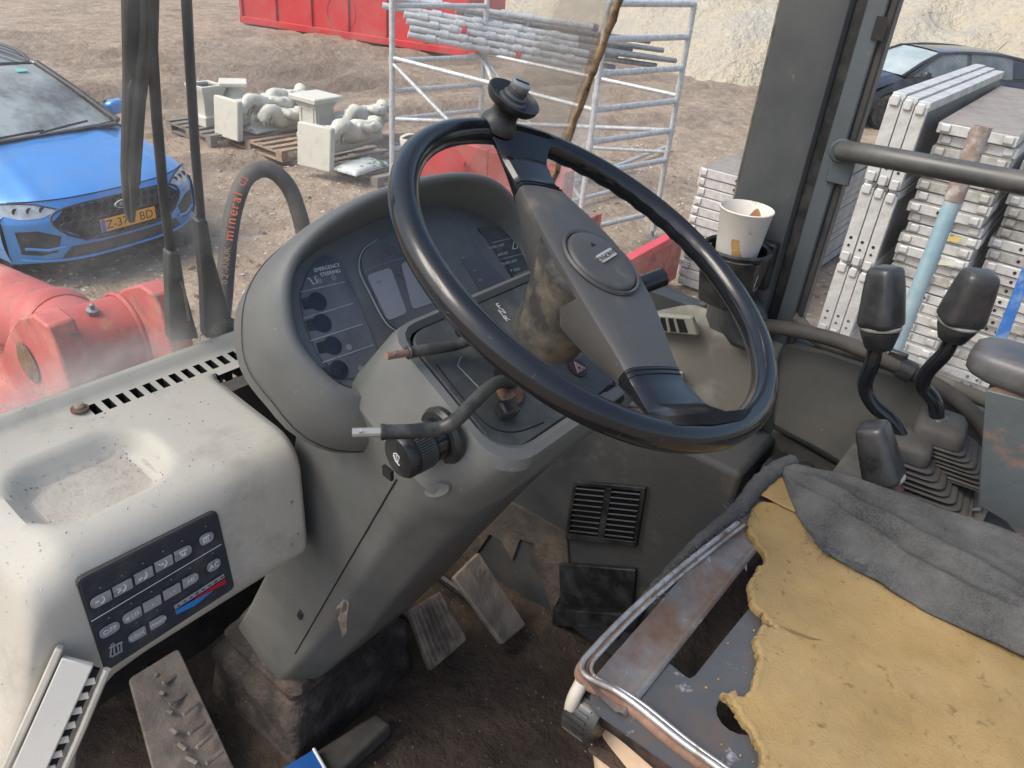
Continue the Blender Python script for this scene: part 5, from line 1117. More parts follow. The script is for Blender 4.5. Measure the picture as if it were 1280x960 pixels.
def pebbles(name, n, m, seed, s0, s1, dmax, label):
    rnd = random.Random(seed); c = MB()
    for i in range(n):
        a = rad(rnd.uniform(-8, 78)); d = 3+(dmax-3)*rnd.random()**1.2; x, y = d*math.cos(a), d*math.sin(a); z = ghe(x, y); s_ = rnd.uniform(s0, s1)*rnd.uniform(.4, 1); b = rnd.uniform(0, 6.28)
        ax = V((math.cos(b), math.sin(b), rnd.uniform(-.2, .2)))*s_; ay = V((-math.sin(b), math.cos(b), rnd.uniform(-.2, .2)))*s_*rnd.uniform(.4, .9); p = V((x, y, z+s_*.12)); up = V((0, 0, s_*.45))
        c.add([p+ax, p+ay, p-ax, p-ay, p+up+ax*.3, p+up-ax*.2+ay*.2], [(0, 1, 4), (1, 5, 4), (1, 2, 5), (2, 3, 5), (3, 4, 5), (3, 0, 4)])
    tag(c.build(name, m, smooth=0), label, 'stones', kind='stuff')
pebbles('pale_stones', 5200, mat('pale_stone', (.50, .46, .42), .85, var=.25, vs=3), 31, .012, .035, 13, 'pale stone chips scattered over the yard soil')
pebbles('dark_clods', 2600, mat('dark_clod', (.15, .11, .085), .95, var=.3, vs=2, bump=.5, bs=30), 32, .012, .045, 13, 'dark soil clods scattered over the yard')
# ------------------------------------------------------------------ sand heap
def heap(u, v):
    s_ = lerp(-26, 42, u); d = v*26
    base = V((19.2+.012*(s_-6)**2*.6+1.6*nz(s_, 3, 0, .15), s_, 0)); x = base.x+d+(2.6*sstep(9, 2, s_))*1.; y = s_+.15*d
    hgt = 7.5*(1-math.exp(-d*.50/7.5*1.2)); g = sstep(0, 3, d)
    hgt += g*(.9*nz(x, y, 1, .22)-1.0*abs(nz(x*.35+.6*nz(x, y, 2, .3), y*.9+.8*nz(x, y, 8, .3), 4, .5))+.30*nz(x*.8, y, 6, .9)-.22*abs(nz(x*.5, y*1.2, 9, 1.5)))-.14*sstep(1, 0, d)
    return V((x, y, GZ+hgt-.05))
struct(MB().grid(heap, 260, 120).build('sand_heap', mat('heap_sand', (.43, .385, .295), .95, var=.2, vs=2.5, bump=1., bs=3.5, bd=.8, dirt=((.37, .35, .31), .46, .8, .14), dirt2=((.45, .38, .26), .32, .5, .18)), smooth=80))

# ------------------------------------------------------------------ red roll-off container
cl_, cr_ = PZ(300, 30, GZ), PZ(583, 74, GZ)
cd = (cr_-cl_); cL = cd.length; cd.normalize(); cn = V((cd.y, -cd.x, 0)); cn = cn if cn.dot(CAM-cl_) > 0 else -cn
rct = thing('roll_off_container', 'bright red ribbed steel container standing across the yard', 'container', (cl_+cr_)/2)
def cbox(name, s0, s1, d0, d1, z0, z1, m=M_redc, bevel=.01):
    c = cl_+cd*((s0+s1)/2)-cn*((d0+d1)/2)+V((0, 0, (z0+z1)/2)); return MB().obox(c, cd*((s1-s0)/2), cn*((d1-d0)/2), (0, 0, (z1-z0)/2)).build(name, m, rct, bevel=bevel)
cbox('side_wall', .05, cL-.05, .06, .10, .18, 1.6); cbox('side_wall', .05, cL-.05, 2.26, 2.30, .18, 1.6); cbox('end_wall', .05, .09, .10, 2.26, .18, 1.6); cbox('end_wall', cL-.09, cL-.05, .10, 2.26, .18, 1.6)
cbox('floor', .1, cL-.1, .1, 2.25, .2, .24); cbox('bottom_rail', 0, cL, 0, .12, .04, .20); cbox('bottom_rail', 0, cL, 2.24, 2.36, .04, .20); cbox('top_rail', 0, cL, 0, .12, 1.6, 1.72); cbox('top_rail', 0, cL, 2.24, 2.36, 1.6, 1.72)
for i in range(7): s_ = .02+i*(cL-.12)/6; cbox('rib', s_, s_+.08, .005, .058, .201, 1.598)
MB().cyl(cr_+cd*.1+V((0, 0, .13))-cn*.02, cr_+cd*.1+V((0, 0, .13))-cn*.3, .12, n=18).build('roller', M_redc, rct)
ring = cl_+cd*(cL*.47)+cn*-.058+V((0, 0, .62)); MB().tube([ring+cd*(.42*math.cos(k*.2618))+V((0, 0, .40*math.sin(k*.2618)))for k in range(24)], .012, 5, closed=True).build('round_emblem', M_redc, rct)

# ------------------------------------------------------------------ scaffold tower
fxd, fyd = V((.985, -.17, 0)).normalized(), V((.17, -.985, 0)).normalized()
def solve(f, target, lo, hi, comp=0):
    for _ in range(50):
        m_ = (lo+hi)/2; (lo, hi) = (m_, hi) if project(f(m_))[comp] < target else (lo, m_)
    return (lo+hi)/2
def z_at(P, py): return solve(lambda z: V((P.x, P.y, -z)), py, -6, 6, 1)*-1
p1 = PD(490, 110, 8.2); P1 = V((p1.x, p1.y, GZ)); zr = p1.z
P2 = P1+fxd*solve(lambda t: V((P1.x, P1.y, zr))+fxd*t, 603, .2, 4)
lw = solve(lambda t: V((P2.x, P2.y, zr))+fyd*t, 842, .5, 8); P4 = P2+fyd*lw; P3 = P1+fyd*lw
tower = thing('scaffold_tower', 'grey metal scaffold tower frame standing in the yard', 'scaffold', (P1+P2+P3+P4)/4)
def tb(name, a, b, r=.030, m=M_galv, n=10, par=None): return MB().cyl(a, b, r, n=n).build(name, m, par or tower, smooth=60)
def up(P, z): return V((P.x, P.y, z))
TOP = .9
for P in (P1, P2, P3, P4):
    t = tb('post', up(P, GZ+.08), up(P, TOP)); MB().lathe([(.07, 0), (.07, .01), (.02, .015), (.02, .10)], up(P, GZ), (0, 0, 1), 12).build('base_plate', M_galvd, t)
for y_ in (7, 76, 114, 149, 186): z = z_at(P1, y_); tb('rung', up(P1, z), up(P2, z-.0), .026)
for y_ in (5, 46, 85, 126, 163, 200): z = z_at(P4, y_); tb('rung', up(P3, z), up(P4, z), .030)
for y_ in (85, 126):
    z = z_at(P4, y_)
    for f in (.12, .3, .42, .5, .9): MB().cyl(up(lerp(P3, P4, f), z)-fxd*.025, up(lerp(P3, P4, f), z)+fxd*.025, .033, n=10).build('coupler', M_galv, tower)
z7 = z_at(P1, 76)
for P in (P1, P2, P3, P4):
    for dz in (.02, -.42): MB().cyl(up(P, z7+dz-.03), up(P, z7+dz+.03), .036, n=10).build('coupler', M_galv, tower)
tb('side_brace', up(P1, z7+.03), up(P3, z_at(P4, 126)), .024); tb('side_brace', up(P2, z7+.03), up(P4, z7-.05), .022)
tb('diagonal_brace', up(P1, z7-.02), up(lerp(P1, P3, .95), GZ+.15), .023); tb('diagonal_brace', up(P2, z7), up(lerp(P2, P4, .6), GZ+.25), .022); tb('diagonal_brace', up(P2, z7-.03), up(lerp(P1, P3, .8), GZ+.5), .026); tb('diagonal_brace', up(lerp(P1, P3, .02), z_at(P1, 148)), up(P4, z_at(P4, 163)), .024); tb('base_rail', up(P1, z_at(P1, 205)), up(P3, z_at(P3, 215)), .028); tb('base_rail', up(P3, GZ+.3), up(P4, GZ+.3), .028); tb('top_rail', up(P1, z_at(P1, -30)), up(P3, z_at(P3, -30)), .024)
for i, (a, b) in enumerate([((705, 232), (838, 182)), ((700, 255), (775, 236)), ((690, 225), (800, 205)), ((740, 185), (832, 190))]):
    tg = thing('scaffold_tube', ['thick scaffold tube lying at the foot of the tower, nearest the stick', 'short scaffold tube on the ground just above the wheel spoke', 'grey scaffold tube lying crosswise under the lowest rung', 'scaffold tube resting beside the right post foot'][i], 'tube', PZ(*a, GZ+.08), 'loose scaffold tubes')
    MB().cyl(PZ(*a, GZ+.06+.03*i), PZ(*b, GZ+.06+.03*i), .026, n=10).build('tube', M_galv, tg)
# tubes lying across the tower
pipes = [((478, 7), (722, 49), 1), ((505, 18), (722, 57), 1), ((508, 26), (735, 67), 1), ((512, 35), (733, 77), 1), ((510, 43), (726, 84), 1), ((470, -6), (746, 35), 1), ((570, 14), (752, 46), 0), ((580, 20), (760, 55), 0), ((600, 28), (790, 62), 0), ((600, 36), (772, 70), 0), ((640, 36), (829, 63), 0), ((640, 45), (832, 74), 0), ((650, 52), (845, 76), 0), ((660, 30), (812, 52), 0), ((660, 60), (820, 82), 0), ((640, 62), (768, 84), 0)]
plab = ['topmost bright tube, sticking out past the left post', 'bright tube second from the top of the pile', 'bright tube with a red band, third in the pile', 'bright tube fourth in the pile', 'lowest bright tube of the pile with a red mark', 'long plain tube above the pile with a blue end cap', 'dull tube behind the bright ones, uppermost', 'dull tube just under the uppermost dull one', 'dull tube reaching past the glue strip', 'dull tube hidden mostly behind the bright tubes', 'dull tube ending near the right post, highest', 'dull tube ending near the right post, middle', 'dull tube touching the right post', 'short dull tube above the middle of the pile', 'dull tube lowest at the right post', 'dull tube at the bottom of the pile']
for i, (a, b, br) in enumerate(pipes):
    dp = (8.35 if br else 8.75)+.02*i
    A, B = PD(*a, dp), PD(*b, dp+.55); t = thing('scaffold_tube', plab[i], 'tube', A, 'tubes laid across the scaffold tower'); mm = M_galv if br else M_galvd
    MB().cyl(A, B, .035 if br else .030, n=12).build('tube', mm, t, smooth=60)
    d = (B-A).normalized(); L_ = (B-A).length
    if br:
        for k in range(1, 7):
            c = A+d*(L_*(k/7+.02*((i*37+k*13) % 5-2))); MB().cyl(c-d*.05, c+d*.05, .048, n=12).build('coupler', M_galv, t)
    e = MB().cyl(B-d*.004, B+d*.002, .028, n=10).build('open_end', M_void, t)
    if i == 5: MB().cyl(B-d*.05, B+d*.01, .043, n=10).build('end_cap', mat('cap_blue', (.03, .04, .16), .5), t)
    if i in (2, 4): c = lerp(A, B, .30 if i == 2 else .62); MB().cyl(c-d*.03, c+d*.03, .0465, n=10).build('red_band', M_redc, t)

# ------------------------------------------------------------------ pallets with garden statues
def pallet(c, ang, name_label, m, nbd=7, w=1.2, dp=.8):
    t = thing('pallet', name_label, 'pallet', c, 'pallets under the statues'); ca, sa = math.cos(ang), math.sin(ang); ex = V((ca, sa, 0)); ey = V((-sa, ca, 0)); c = V(c)
    for i in range(nbd): MB().obox(c+ex*lerp(-w/2+.05, w/2-.05, i/(nbd-1))+V((0, 0, .135)), ex*.048, ey*(dp/2), (0, 0, .011)).build('plank', m, t)
    for k in (-1, 0, 1):
        MB().obox(c+ey*(k*(dp/2-.05))+V((0, 0, .112)), ex*(w/2), ey*.05, (0, 0, .0105)).build('stringer', m, t)
        for j in (-1, 0, 1): MB().obox(c+ey*(k*(dp/2-.05))+ex*(j*(w/2-.07))+V((0, 0, .06)), ex*.06, ey*.05, (0, 0, .041)).build('block', m, t)
        MB().obox(c+ey*(k*(dp/2-.05))+V((0, 0, .01)), ex*(w/2), ey*.05, (0, 0, .009)).build('skid', m, t)
    return t
pallet(PZ(352, 180, GZ), rad(90), 'brown wooden pallet with bare planks between the pedestals', M_wood, 8, 1.5, 1.1)
pallet(PZ(268, 168, GZ), rad(90), 'weathered grey pallet under the square planter', M_woodg, 6, 1.1, .8)
pallet(PZ(462, 212, GZ), rad(90), 'weathered pallet under the nearer lying statue', M_woodg, 7, 1.4, 1.0)
def sq(c, h, z, ex, ey): return [V((c.x, c.y, z))+ex*(h*a)+ey*(h*b) for a, b in ((-1, -1), (1, -1), (1, 1), (-1, 1))]
def pedestal(c, ang, prof, label, name, panels=True, cat='pedestal', hollow=False):
    ex = V((math.cos(ang), math.sin(ang), 0)); ey = V((-ex.y, ex.x, 0)); t = thing(name, label, cat, c); c = V(c)
    MB().loft([sq(c, h, c.z+z, ex, ey) for h, z in prof], True, not hollow).build('body', M_stone, t, bevel=.006, fix=True)
    if panels:
        for d, s_ in ((ex, ey), (ey, ex)):
            for sg in (-1, 1):
                for k in (-1, 1): pass
                h0 = .165; cc = c+d*(sg*(h0+.006))+V((0, 0, .27))
                for a, b, w, hh in ((0, .15, .13, .012), (0, -.15, .13, .012), (.118, 0, .012, .138), (-.118, 0, .012, .138)):
                    MB().obox(cc+s_*a+V((0, 0, b)), s_*w, d*.008, (0, 0, hh)).build('panel_moulding', M_stone, t)
    if hollow: MB().loft([sq(c, .15, c.z+.50, ex, ey), sq(c, .14, c.z+.40, ex, ey)], False, True).build('inside', M_galvd, t)
    return t
zb = GZ+.15
pedestal(PZ(397, 172, zb), rad(4), [(.20, 0), (.20, .06), (.17, .09), (.165, .12), (.165, .42), (.18, .44), (.19, .47), (.205, .48), (.205, .50), (.25, .505), (.255, .56), (.24, .575)], 'pale stone pedestal with square cap standing on the pallet', 'stone_pedestal')
pedestal(PZ(262, 154, zb), rad(4), [(.19, 0), (.19, .12), (.165, .15), (.16, .42), (.18, .45), (.195, .50), (.195, .53), (.15, .53), (.15, .50)], 'square pale stone planter open at the top', 'stone_planter', False, 'planter', True)
ur = thing('stone_urn', 'pale stone urn with square cap beside the planter', 'urn', PZ(296, 152, zb)); uc = V(ur['_w'])
MB().lathe([(.13, 0), (.13, .03), (.09, .07), (.08, .14), (.13, .20), (.165, .28), (.165, .34), (.12, .42), (.105, .46), (.13, .50)], uc, (0, 0, 1), 20).build('body', M_stone, ur, smooth=50)
MB().obox(uc+V((0, 0, .53)), V((math.cos(.6), -math.sin(.6), 0))*.19, V((math.sin(.6), math.cos(.6), 0))*.19, (0, 0, .03)).build('cap', M_stone, ur, bevel=.015)
def statue(label, slab, slabn, L0, L1, seed, armsign, base=True):
    """stone figure lying on its side: base slab upright at the feet, draped legs, torso, head, arms"""
    t = thing('lying_statue', label, 'statue', (slab+L1)/2, 'statues lying on the pallets'); ax = (L1-L0); L_ = ax.length; ax.normalize(); sd_ = V((-ax.y, ax.x, 0)).normalized(); up_ = V((0, 0, 1))
    n = V(slabn).normalized(); s1 = n.cross(up_).normalized(); u2 = s1.cross(n)
    P_ = [slab+s1*a+u2*b for a, b in rpoly([(-.25, -.26), (.25, -.26), (.25, .26), (-.25, .26)], .02, 2)]
    if base: MB().prism(P_, -n*.09).build('base_slab', M_stone, t, bevel=.014)
    def q(f, s_, h): return L0+ax*(L_*f)+sd_*s_+up_*h
    vs = [q(.50, 0, .03), q(.62, .0, .05), q(.74, .01, .06), q(.84, .0, .06), q(.93, .02, .09),
          q(.40, -.09, .10), q(.22, -.12, .24), q(.03, -.11, .05), q(.40, .09, .04), q(.20, .14, .10), q(.03, .14, -.06),
          q(.76, -.16, .10), q(.60, -.20, .12), q(.46, -.14, .18), q(.76, .17, .02), q(.62, .24, -.02), q(.5, .22, .04),
          q(.98, .03, .10)]
    ed = [(0, 1), (1, 2), (2, 3), (3, 4), (4, 17), (0, 5), (5, 6), (6, 7), (0, 8), (8, 9), (9, 10), (2, 11), (11, 12), (12, 13), (2, 14), (14, 15), (15, 16)]
    r = [.17, .13, .165, .06, .11, .12, .085, .06, .12, .085, .06, .07, .055, .04, .07, .055, .04, .08]
    fg = skin('figure', vs, ed, r, M_stone, t)
    for v_ in fg.data.vertices: c_ = v_.co; v_.co = c_+v_.normal*(.030*nz(c_.x, c_.y, c_.z+seed, 7)+.030*abs(nz(c_.x*.7, c_.y*2, c_.z*2+seed, 10))+.012*nz(c_.x, c_.y, c_.z, 24))
    for k in range(6):
        f = .08+k*.085; MB().tube(catmull([q(f, -.16+.02*k, .02), q(f+.05, -.08, .13-.02*(k % 2)), q(f+.06, .05, .12), q(f+.10, .16, .0)], 5), lambda t_: .022*math.sin(.3+2.5*t_)+.006, 7).build('drapery_fold', M_stone, t, smooth=80)
    MB().tube(catmull([q(.0, .02, -.06), q(.25, .06, -.08), q(.55, .05, -.09), q(.95, .0, -.06)], 6), .085, 10).build('plinth_drapery', M_stone, t, smooth=80)
    return t
s1_ = PZ(282, 148, zb+.22); statue('white stone statue lying behind the white bag, its base slab upright', s1_, (-1, -.06, .10), s1_+V((.08, 0, 0)), s1_+V((1.25, .10, .03)), 1, 1)
s2_ = PZ(392, 184, zb+.26); statue('white stone statue lying nearest the scaffold post', s2_, (-1, -.22, .10), s2_+V((.08, 0, 0)), s2_+V((1.25, .16, .03)), 2, -1)
s4_ = PZ(322, 140, zb+.20); statue('smaller stone figure lying behind the farther statue', s4_, (-1, 0, .1), s4_, s4_+V((.95, .12, .10)), 5, 1, False)
s5_ = PZ(428, 168, zb+.16); statue('stone figure half hidden behind the nearer statue', s5_, (-1, 0, .1), s5_+V((.1, .25, 0)), s5_+V((1.1, .30, .12)), 7, 1, False)
s6_ = PZ(318, 156, zb+.12); statue('small pale figure lying before the farther statue', s6_, (-1, 0, .1), s6_, s6_+V((.75, -.10, .02)), 9, 1, False)
s3_ = PZ(500, 184, zb+.15)
rub = thing('stone_ornament', 'lumpy pale stone ornament beside the scaffold post', 'ornament', s3_)
skin('body', [s3_, s3_+V((.1, -.1, .05)), s3_+V((.22, -.2, .02)), s3_+V((.05, -.15, .15))], [(0, 1), (1, 2), (1, 3)], [.13, .15, .12, .08], M_stone, rub)
def bag(c, ang, label, w=.28, d=.18, h=.05):
    t = thing('plastic_sack', label, 'sack', c, 'white and green sacks'); ex = V((math.cos(ang), math.sin(ang), 0)); ey = V((-ex.y, ex.x, 0)); c = V(c)
    def g(u, v):
        a, b = u*2-1, v*2-1; k = max(0, (1-a**4)*(1-b**4)); return c+ex*(w*a)+ey*(d*b)+V((0, 0, h*2*k**.5+.012*nz(a*3, b*3, ang)*k))
    MB().grid(g, 16, 12).build('sack', M_bag, t, smooth=70, thick=.01); return t
bag(PZ(332, 159, zb+.03), rad(8), 'white and green plastic sack on the bare pallet planks', .36, .20, .03)
bag(PZ(452, 209, zb+.03), rad(8), 'white and green plastic sack under the nearer statue', .34, .2, .035)

# ------------------------------------------------------------------ aluminium scaffold decks
XA = 5.5
tl_ = PX(1177, 151, XA); tr_ = PX(1276, 174, XA); DW = tl_.y-tr_.y; LP = .071*XA/5.5
def deck_proto(w, L_, h, M_alum=M_alum):
    t = thing('scaffold_deck', 'x', 'deck', (0, 0, 0)); t['_w'] = (0, 0, 0)
    MB().box(0, .04, -w, 0, .004, h-.006).build('end_rail', M_alum, t, bevel=.004)
    MB().box(.0401, L_, -w, -w+.03, .004, h-.006).build('side_rail', M_alum, t); MB().box(.0401, L_, -.03, 0, .004, h-.006).build('side_rail', M_alum, t)
    MB().box(.02, L_, -w+.004, -.004, h-.0055, h-.0005).build('board', M_ply, t)
    for y0 in (-.075, -w+.02):
        MB().prism([V((-.016, y0, h*.3)), V((0, y0, h*.12)), V((0, y0, h*.95)), V((-.014, y0, h*.82))], (0, .055, 0)).build('hook', M_alum, t, bevel=.005)
    for y0, z0 in ((-w*.42, h*.5), (-w*.56, h*.45)):
        MB().cyl((-.004, y0, z0), (.002, y0, z0), .011, n=10).build('bolt_hole', M_void, t)
    MB().prism([V((-.006, -w*.60, h*.2)), V((0, -w*.60, h*.2)), V((0, -w*.60, h*.8)), V((-.006, -w*.60, h*.8))], (0, -.012, 0)).build('latch', M_galvd, t)
    return t
M_al2 = mat('aluminium_stained', (.40, .395, .37), .55, .2, var=.2, vs=6, dirt=((.20, .18, .15), .36, 7, .15)); M_al3 = mat('aluminium_bright', (.56, .56, .55), .42, .25, var=.1, vs=9, dirt=((.33, .31, .28), .18, 12, .12))
protos = [deck_proto(DW, 2.3, LP, m_) for m_ in (M_alum, M_al2, M_al3)]; seen = set()
def place(o, loc, label, group, rot=None):
    o.location = loc; o['label'] = label; o['group'] = group
    if rot: o.rotation_euler = rot
    return o
NL = 32; rnd = random.Random(8)
for k in range(NL):
    z = tl_.z-(k+1)*LP
    if z < GZ+.05: break
    w_ = rnd.choice((0, 0, 1, 2)) if k > 2 else (0, 2, 1)[k]; o = copy_tree(protos[w_]) if w_ in seen else protos[w_]; seen.add(w_); o.rotation_euler = (rnd.gauss(0, .004), 0, rnd.gauss(0, .008))
    place(o, (XA+rnd.uniform(-.03, .03), tl_.y+rnd.uniform(-.018, .018), z), 'aluminium scaffold deck, %s from the top of the tall stack by the window' % ORD[k], 'decks in the tall stack')
for k in range(26):                                   # another stack close behind, filling the view towards the armrest
    z = tl_.z-.16-(k+1)*LP
    if z < GZ+.05: break
    o = copy_tree(protos[rnd.choice((0, 0, 1, 2))]); o.rotation_euler = (rnd.gauss(0, .004), 0, rnd.gauss(0, .008))
    place(o, (XA+.22+rnd.uniform(-.03, .03), tr_.y-.05+rnd.uniform(-.015, .015), z), 'aluminium scaffold deck, %s from the top of the stack beside the armrest' % ORD[k], 'decks in the stack beside the armrest')
# second stack left of the post
XB = 6.6; bl_ = PX(876, 208, XB); dw2 = bl_.y-PX(992, 232, XB).y
proto2 = deck_proto(dw2, 2.6, .088); k = 0
while bl_.z-(k+1)*.088 > GZ+.03:
    o = proto2 if k == 0 else copy_tree(proto2); place(o, (XB+rnd.uniform(-.015, .015), bl_.y+rnd.uniform(-.01, .01), bl_.z-(k+1)*.088), 'aluminium scaffold deck, %s from the top of the stack left of the post' % ORD[k], 'decks in the stack beyond the post'); k += 1
zbb = bl_.z-(k)*.088
# decks standing on edge between the stacks
def edge_deck(y0, y1, z0, z1, x0, L_, label):
    t = thing('upright_deck', label, 'deck', (x0, (y0+y1)/2, z0), 'decks standing on edge'); w = y0-y1
    MB().box(x0, x0+.045, y1+.003, y0-.003, z0+.004, z1-.03).build('end_rail', M_alum, t, bevel=.004)
    MB().box(x0+.0451, x0+L_, y1+.003, y0-.003, z1-.06, z1-.005).build('top_rail', M_alum, t, bevel=.003)
    MB().box(x0+.0451, x0+L_, y1+.003, y0-.003, z0+.004, z0+.06).build('bottom_rail', M_alum, t)
    MB().box(x0+.0452, x0+L_-.01, y1+.006, y1+.016, z0+.0605, z1-.0605).build('board', M_plyd, t)
    for zc in (z1-.045, z0+.03): MB().box(x0-.018, x0-.0005, y1+w*.2, y0-w*.15, zc-.03, zc+.035).build('hook', M_alum, t, bevel=.008)
    for zc, rr in ((lerp(z0, z1, .30), .011), (lerp(z0, z1, .20), .009)): MB().cyl((x0-.003, (y0+y1)/2+.005, zc), (x0+.002, (y0+y1)/2+.005, zc), rr, n=10).build('bolt_hole', M_void, t)
    return t
XE = 5.35; ys = [PX(x, 120, XE).y for x in (1112, 1131, 1148, 1166)]; zt1 = PX(1112, 114, XE).z; zh = zt1-PX(1088, 226, XE).z
for tier, tn in enumerate(('upper', 'middle', 'lower')):
    for k, kn_ in enumerate(('left', 'centre', 'right')):
        z1 = zt1-tier*(zh+.01)-.012*k; edge_deck(ys[k], ys[k+1], z1-zh, z1, XE+tier*.01, 2.5, 'deck on edge in the %s row, %s one of three' % (tn, kn_))
sup = thing('deck_trestle', 'dull metal trestle carrying the decks on edge', 'trestle', (XE+.5, (ys[0]+ys[3])/2, GZ)); zl = zt1-2*(zh+.01)-zh-.04
for dx in (.3, 1.8):
    for yy in (ys[0], ys[3]): MB().cyl((XE+dx, yy, GZ), (XE+dx, yy, zl), .03, n=8).build('leg', M_galvd, sup)
    MB().box(XE+dx-.03, XE+dx+.03, ys[3]-.02, ys[0]+.02, zl, zl+.03).build('crossbar', M_galvd, sup)
# yellow and green labels left on the tall stack
for (x, y, a) in ((1190, 300, (.52, .40, .10)), (1184, 330, (.55, .55, .45))):
    p = PX(x, y, XA-.02); tg = MB().prism([p+V((0, .05, -.02)), p+V((0, .05, .01)), p+V((0, -.05, .035)), p+V((0, -.04, .0))], (-.004, 0, 0)).build('paper_tag', mat('tag_%d' % x, a, .8), smooth=0, base=p)
    tag(tg, 'yellow paper tag stuck to the tall deck stack' if x == 1190 else 'pale paper tag stuck below the yellow one', 'tag')
lbq = PX(849, 327, XB-.02)
tg = MB().obox(lbq, (.003, 0, 0), (0, .10, .0), (0, 0, .03)).build('white_label', mat('label_white', (.7, .7, .68), .7), base=lbq); tag(tg, 'small white label with dark print on the stack behind the wheel', 'label')
text('label_print', 'RUMAXCO', M_void, tg, lbq+V((-.004, 0, 0)), (0, -1, 0), (0, 0, 1), .05)
# blue pipe and blue bar
bp = thing('blue_pipe', 'pale blue pipe with rusty open top leaning before the deck stack', 'pipe', PX(1112, 455, 3.1))
a_, b_ = PX(1228, 158, 3.2), PX(1105, 470, 3.1); m_ = lerp(a_, b_, .27); dd = (b_-a_).normalized()
MB().cyl(m_, b_, .030, n=16).build('tube', M_bluepipe, bp); MB().lathe([(.031, .0), (.033, -.002), (.033, -(m_-a_).length), (.027, -(m_-a_).length), (.026, -(m_-a_).length+.12), (.0, -(m_-a_).length+.12)], m_, dd, 18, (False, False)).build('rusty_end', mat('pipe_rust', (.24, .17, .14), .8, var=.3, vs=20, bump=.4, bs=60, dirt=((.42, .40, .38), .35, 22, .1)), bp, fix=False)
MB().cyl(a_+dd*.006, a_+dd*.008, .0262, n=16).build('inside', M_void, bp)
bb_ = thing('blue_bar', 'bright blue bar standing at the right of the deck stack', 'bar', PX(1245, 420, 5.2))
MB().prism([PX(*p, 5.2) for p in [(1276, 338), (1292, 338), (1252, 440), (1238, 436)]], (.05, 0, 0)).build('bar', mat('bar_blue', (.02, .13, .42), .5, var=.15, vs=9, dirt=((.3, .35, .4), .2, 9, .15)), bb_)
MB().prism([PX(*p, 5.25) for p in [(1256, 388), (1268, 392), (1254, 432), (1240, 428)]], (.05, 0, 0)).build('lower_bar', M_bluepipe, bb_)

# ------------------------------------------------------------------ red loader parts
ra = thing('loader_front_frame', 'faded red loader lift arm pivot outside the windscreen', 'loader arm', PD(100, 470, 2.0))
axp = PD(60, 462, 2.0); AXY, AXZ = axp.y, axp.z
def ppx(x, y, X): return PX(x, y, X)
Xa = axp.x-.10; Xb = Xa+.235
def cheek(X, pts, w, name='cheek_plate'):
    P_ = [PX(*p, X) for p in pts]; return MB().prism(P_, (w, 0, 0)).build(name, M_redm, ra, bevel=.006)
pa = PX(30, 400, Xa)
chk = [(12, 412), (22, 398), (40, 394), (58, 408), (72, 440), (92, 500), (90, 580), (-20, 580), (-2, 480), (4, 435)]
cheek(Xa, chk, .058); P_ = [PX(*p, Xa) for p in chk]; ctr_ = sum(P_[:6], V())/6
MB().prism([V((Xb, p.y, p.z)) for p in P_], (.058, 0, 0)).build('cheek_plate', M_redm, ra, bevel=.006)
dc = PX(38, 450, Xa); rdr = .098
MB().cyl((Xa+.0585, dc.y+.02, dc.z-.02), (Xb-.0005, dc.y+.02, dc.z-.02), rdr, n=36).build('pivot_drum', mat('drum_red_rusty', (.42, .065, .055), .55, var=.2, vs=6, bump=.2, bs=40, dirt=((.40, .27, .09), .22, 7, .06), dirt2=((.13, .07, .05), .2, 11, .1)), ra, smooth=50)
MB().lathe([(.045, 0), (.05, .004), (.04, .008), (.02, .004), (0, .004)], (Xa-.0005, dc.y+.01, dc.z-.01), (-1, 0, 0), 24).build('pivot_pin', mat('greasy_pin', (.20, .13, .05), .6, .2, var=.4, vs=30, bump=.6, bs=80, dirt=((.04, .03, .03), .4, 30, .1)), ra)
MB().tube([V((Xa+.14, dc.y+.05, dc.z-.02)), V((Xa+.11, dc.y+.30, dc.z-.03)), V((Xa+.05, dc.y+.75, dc.z-.04)), V((Xa-.05, dc.y+1.4, dc.z-.06))], [.092, .095, .095, .09], 24).build('lift_arm', M_redm, ra, smooth=60)
MB().lathe([(.095, -.03), (.104, -.01), (.104, .01), (.097, .03)], (Xa+.127, dc.y+.16, dc.z-.024), (-.12, 1, -.04), 28).build('arm_collar', M_redm, ra, smooth=50)
MB().box(Xa-.3, Xb+.08, dc.y-.35, dc.y+.45, GZ+.55, dc.z-.15).build('frame', M_redm, ra, bevel=.02)
M_weld = mat('weld_bead_red', (.36, .06, .05), .6, var=.3, vs=60, bump=.8, bs=120)
for xx in (Xa+.062, Xb-.004):
    MB().tube([V((xx, dc.y+.02+math.cos(k*.2618)*(rdr+.003), dc.z-.02+math.sin(k*.2618)*(rdr+.003))) for k in range(24)], .0075, 6, closed=True).build('weld_bead', M_weld, ra, smooth=60)
MB().lathe([(.014, 0), (.014, .012), (.006, .014), (.006, .026), (.002, .028)], (Xa+.15, dc.y+.02-.03, dc.z-.02+rdr-.006), (0, -.25, 1), 10).build('grease_nipple', M_galvd, ra)
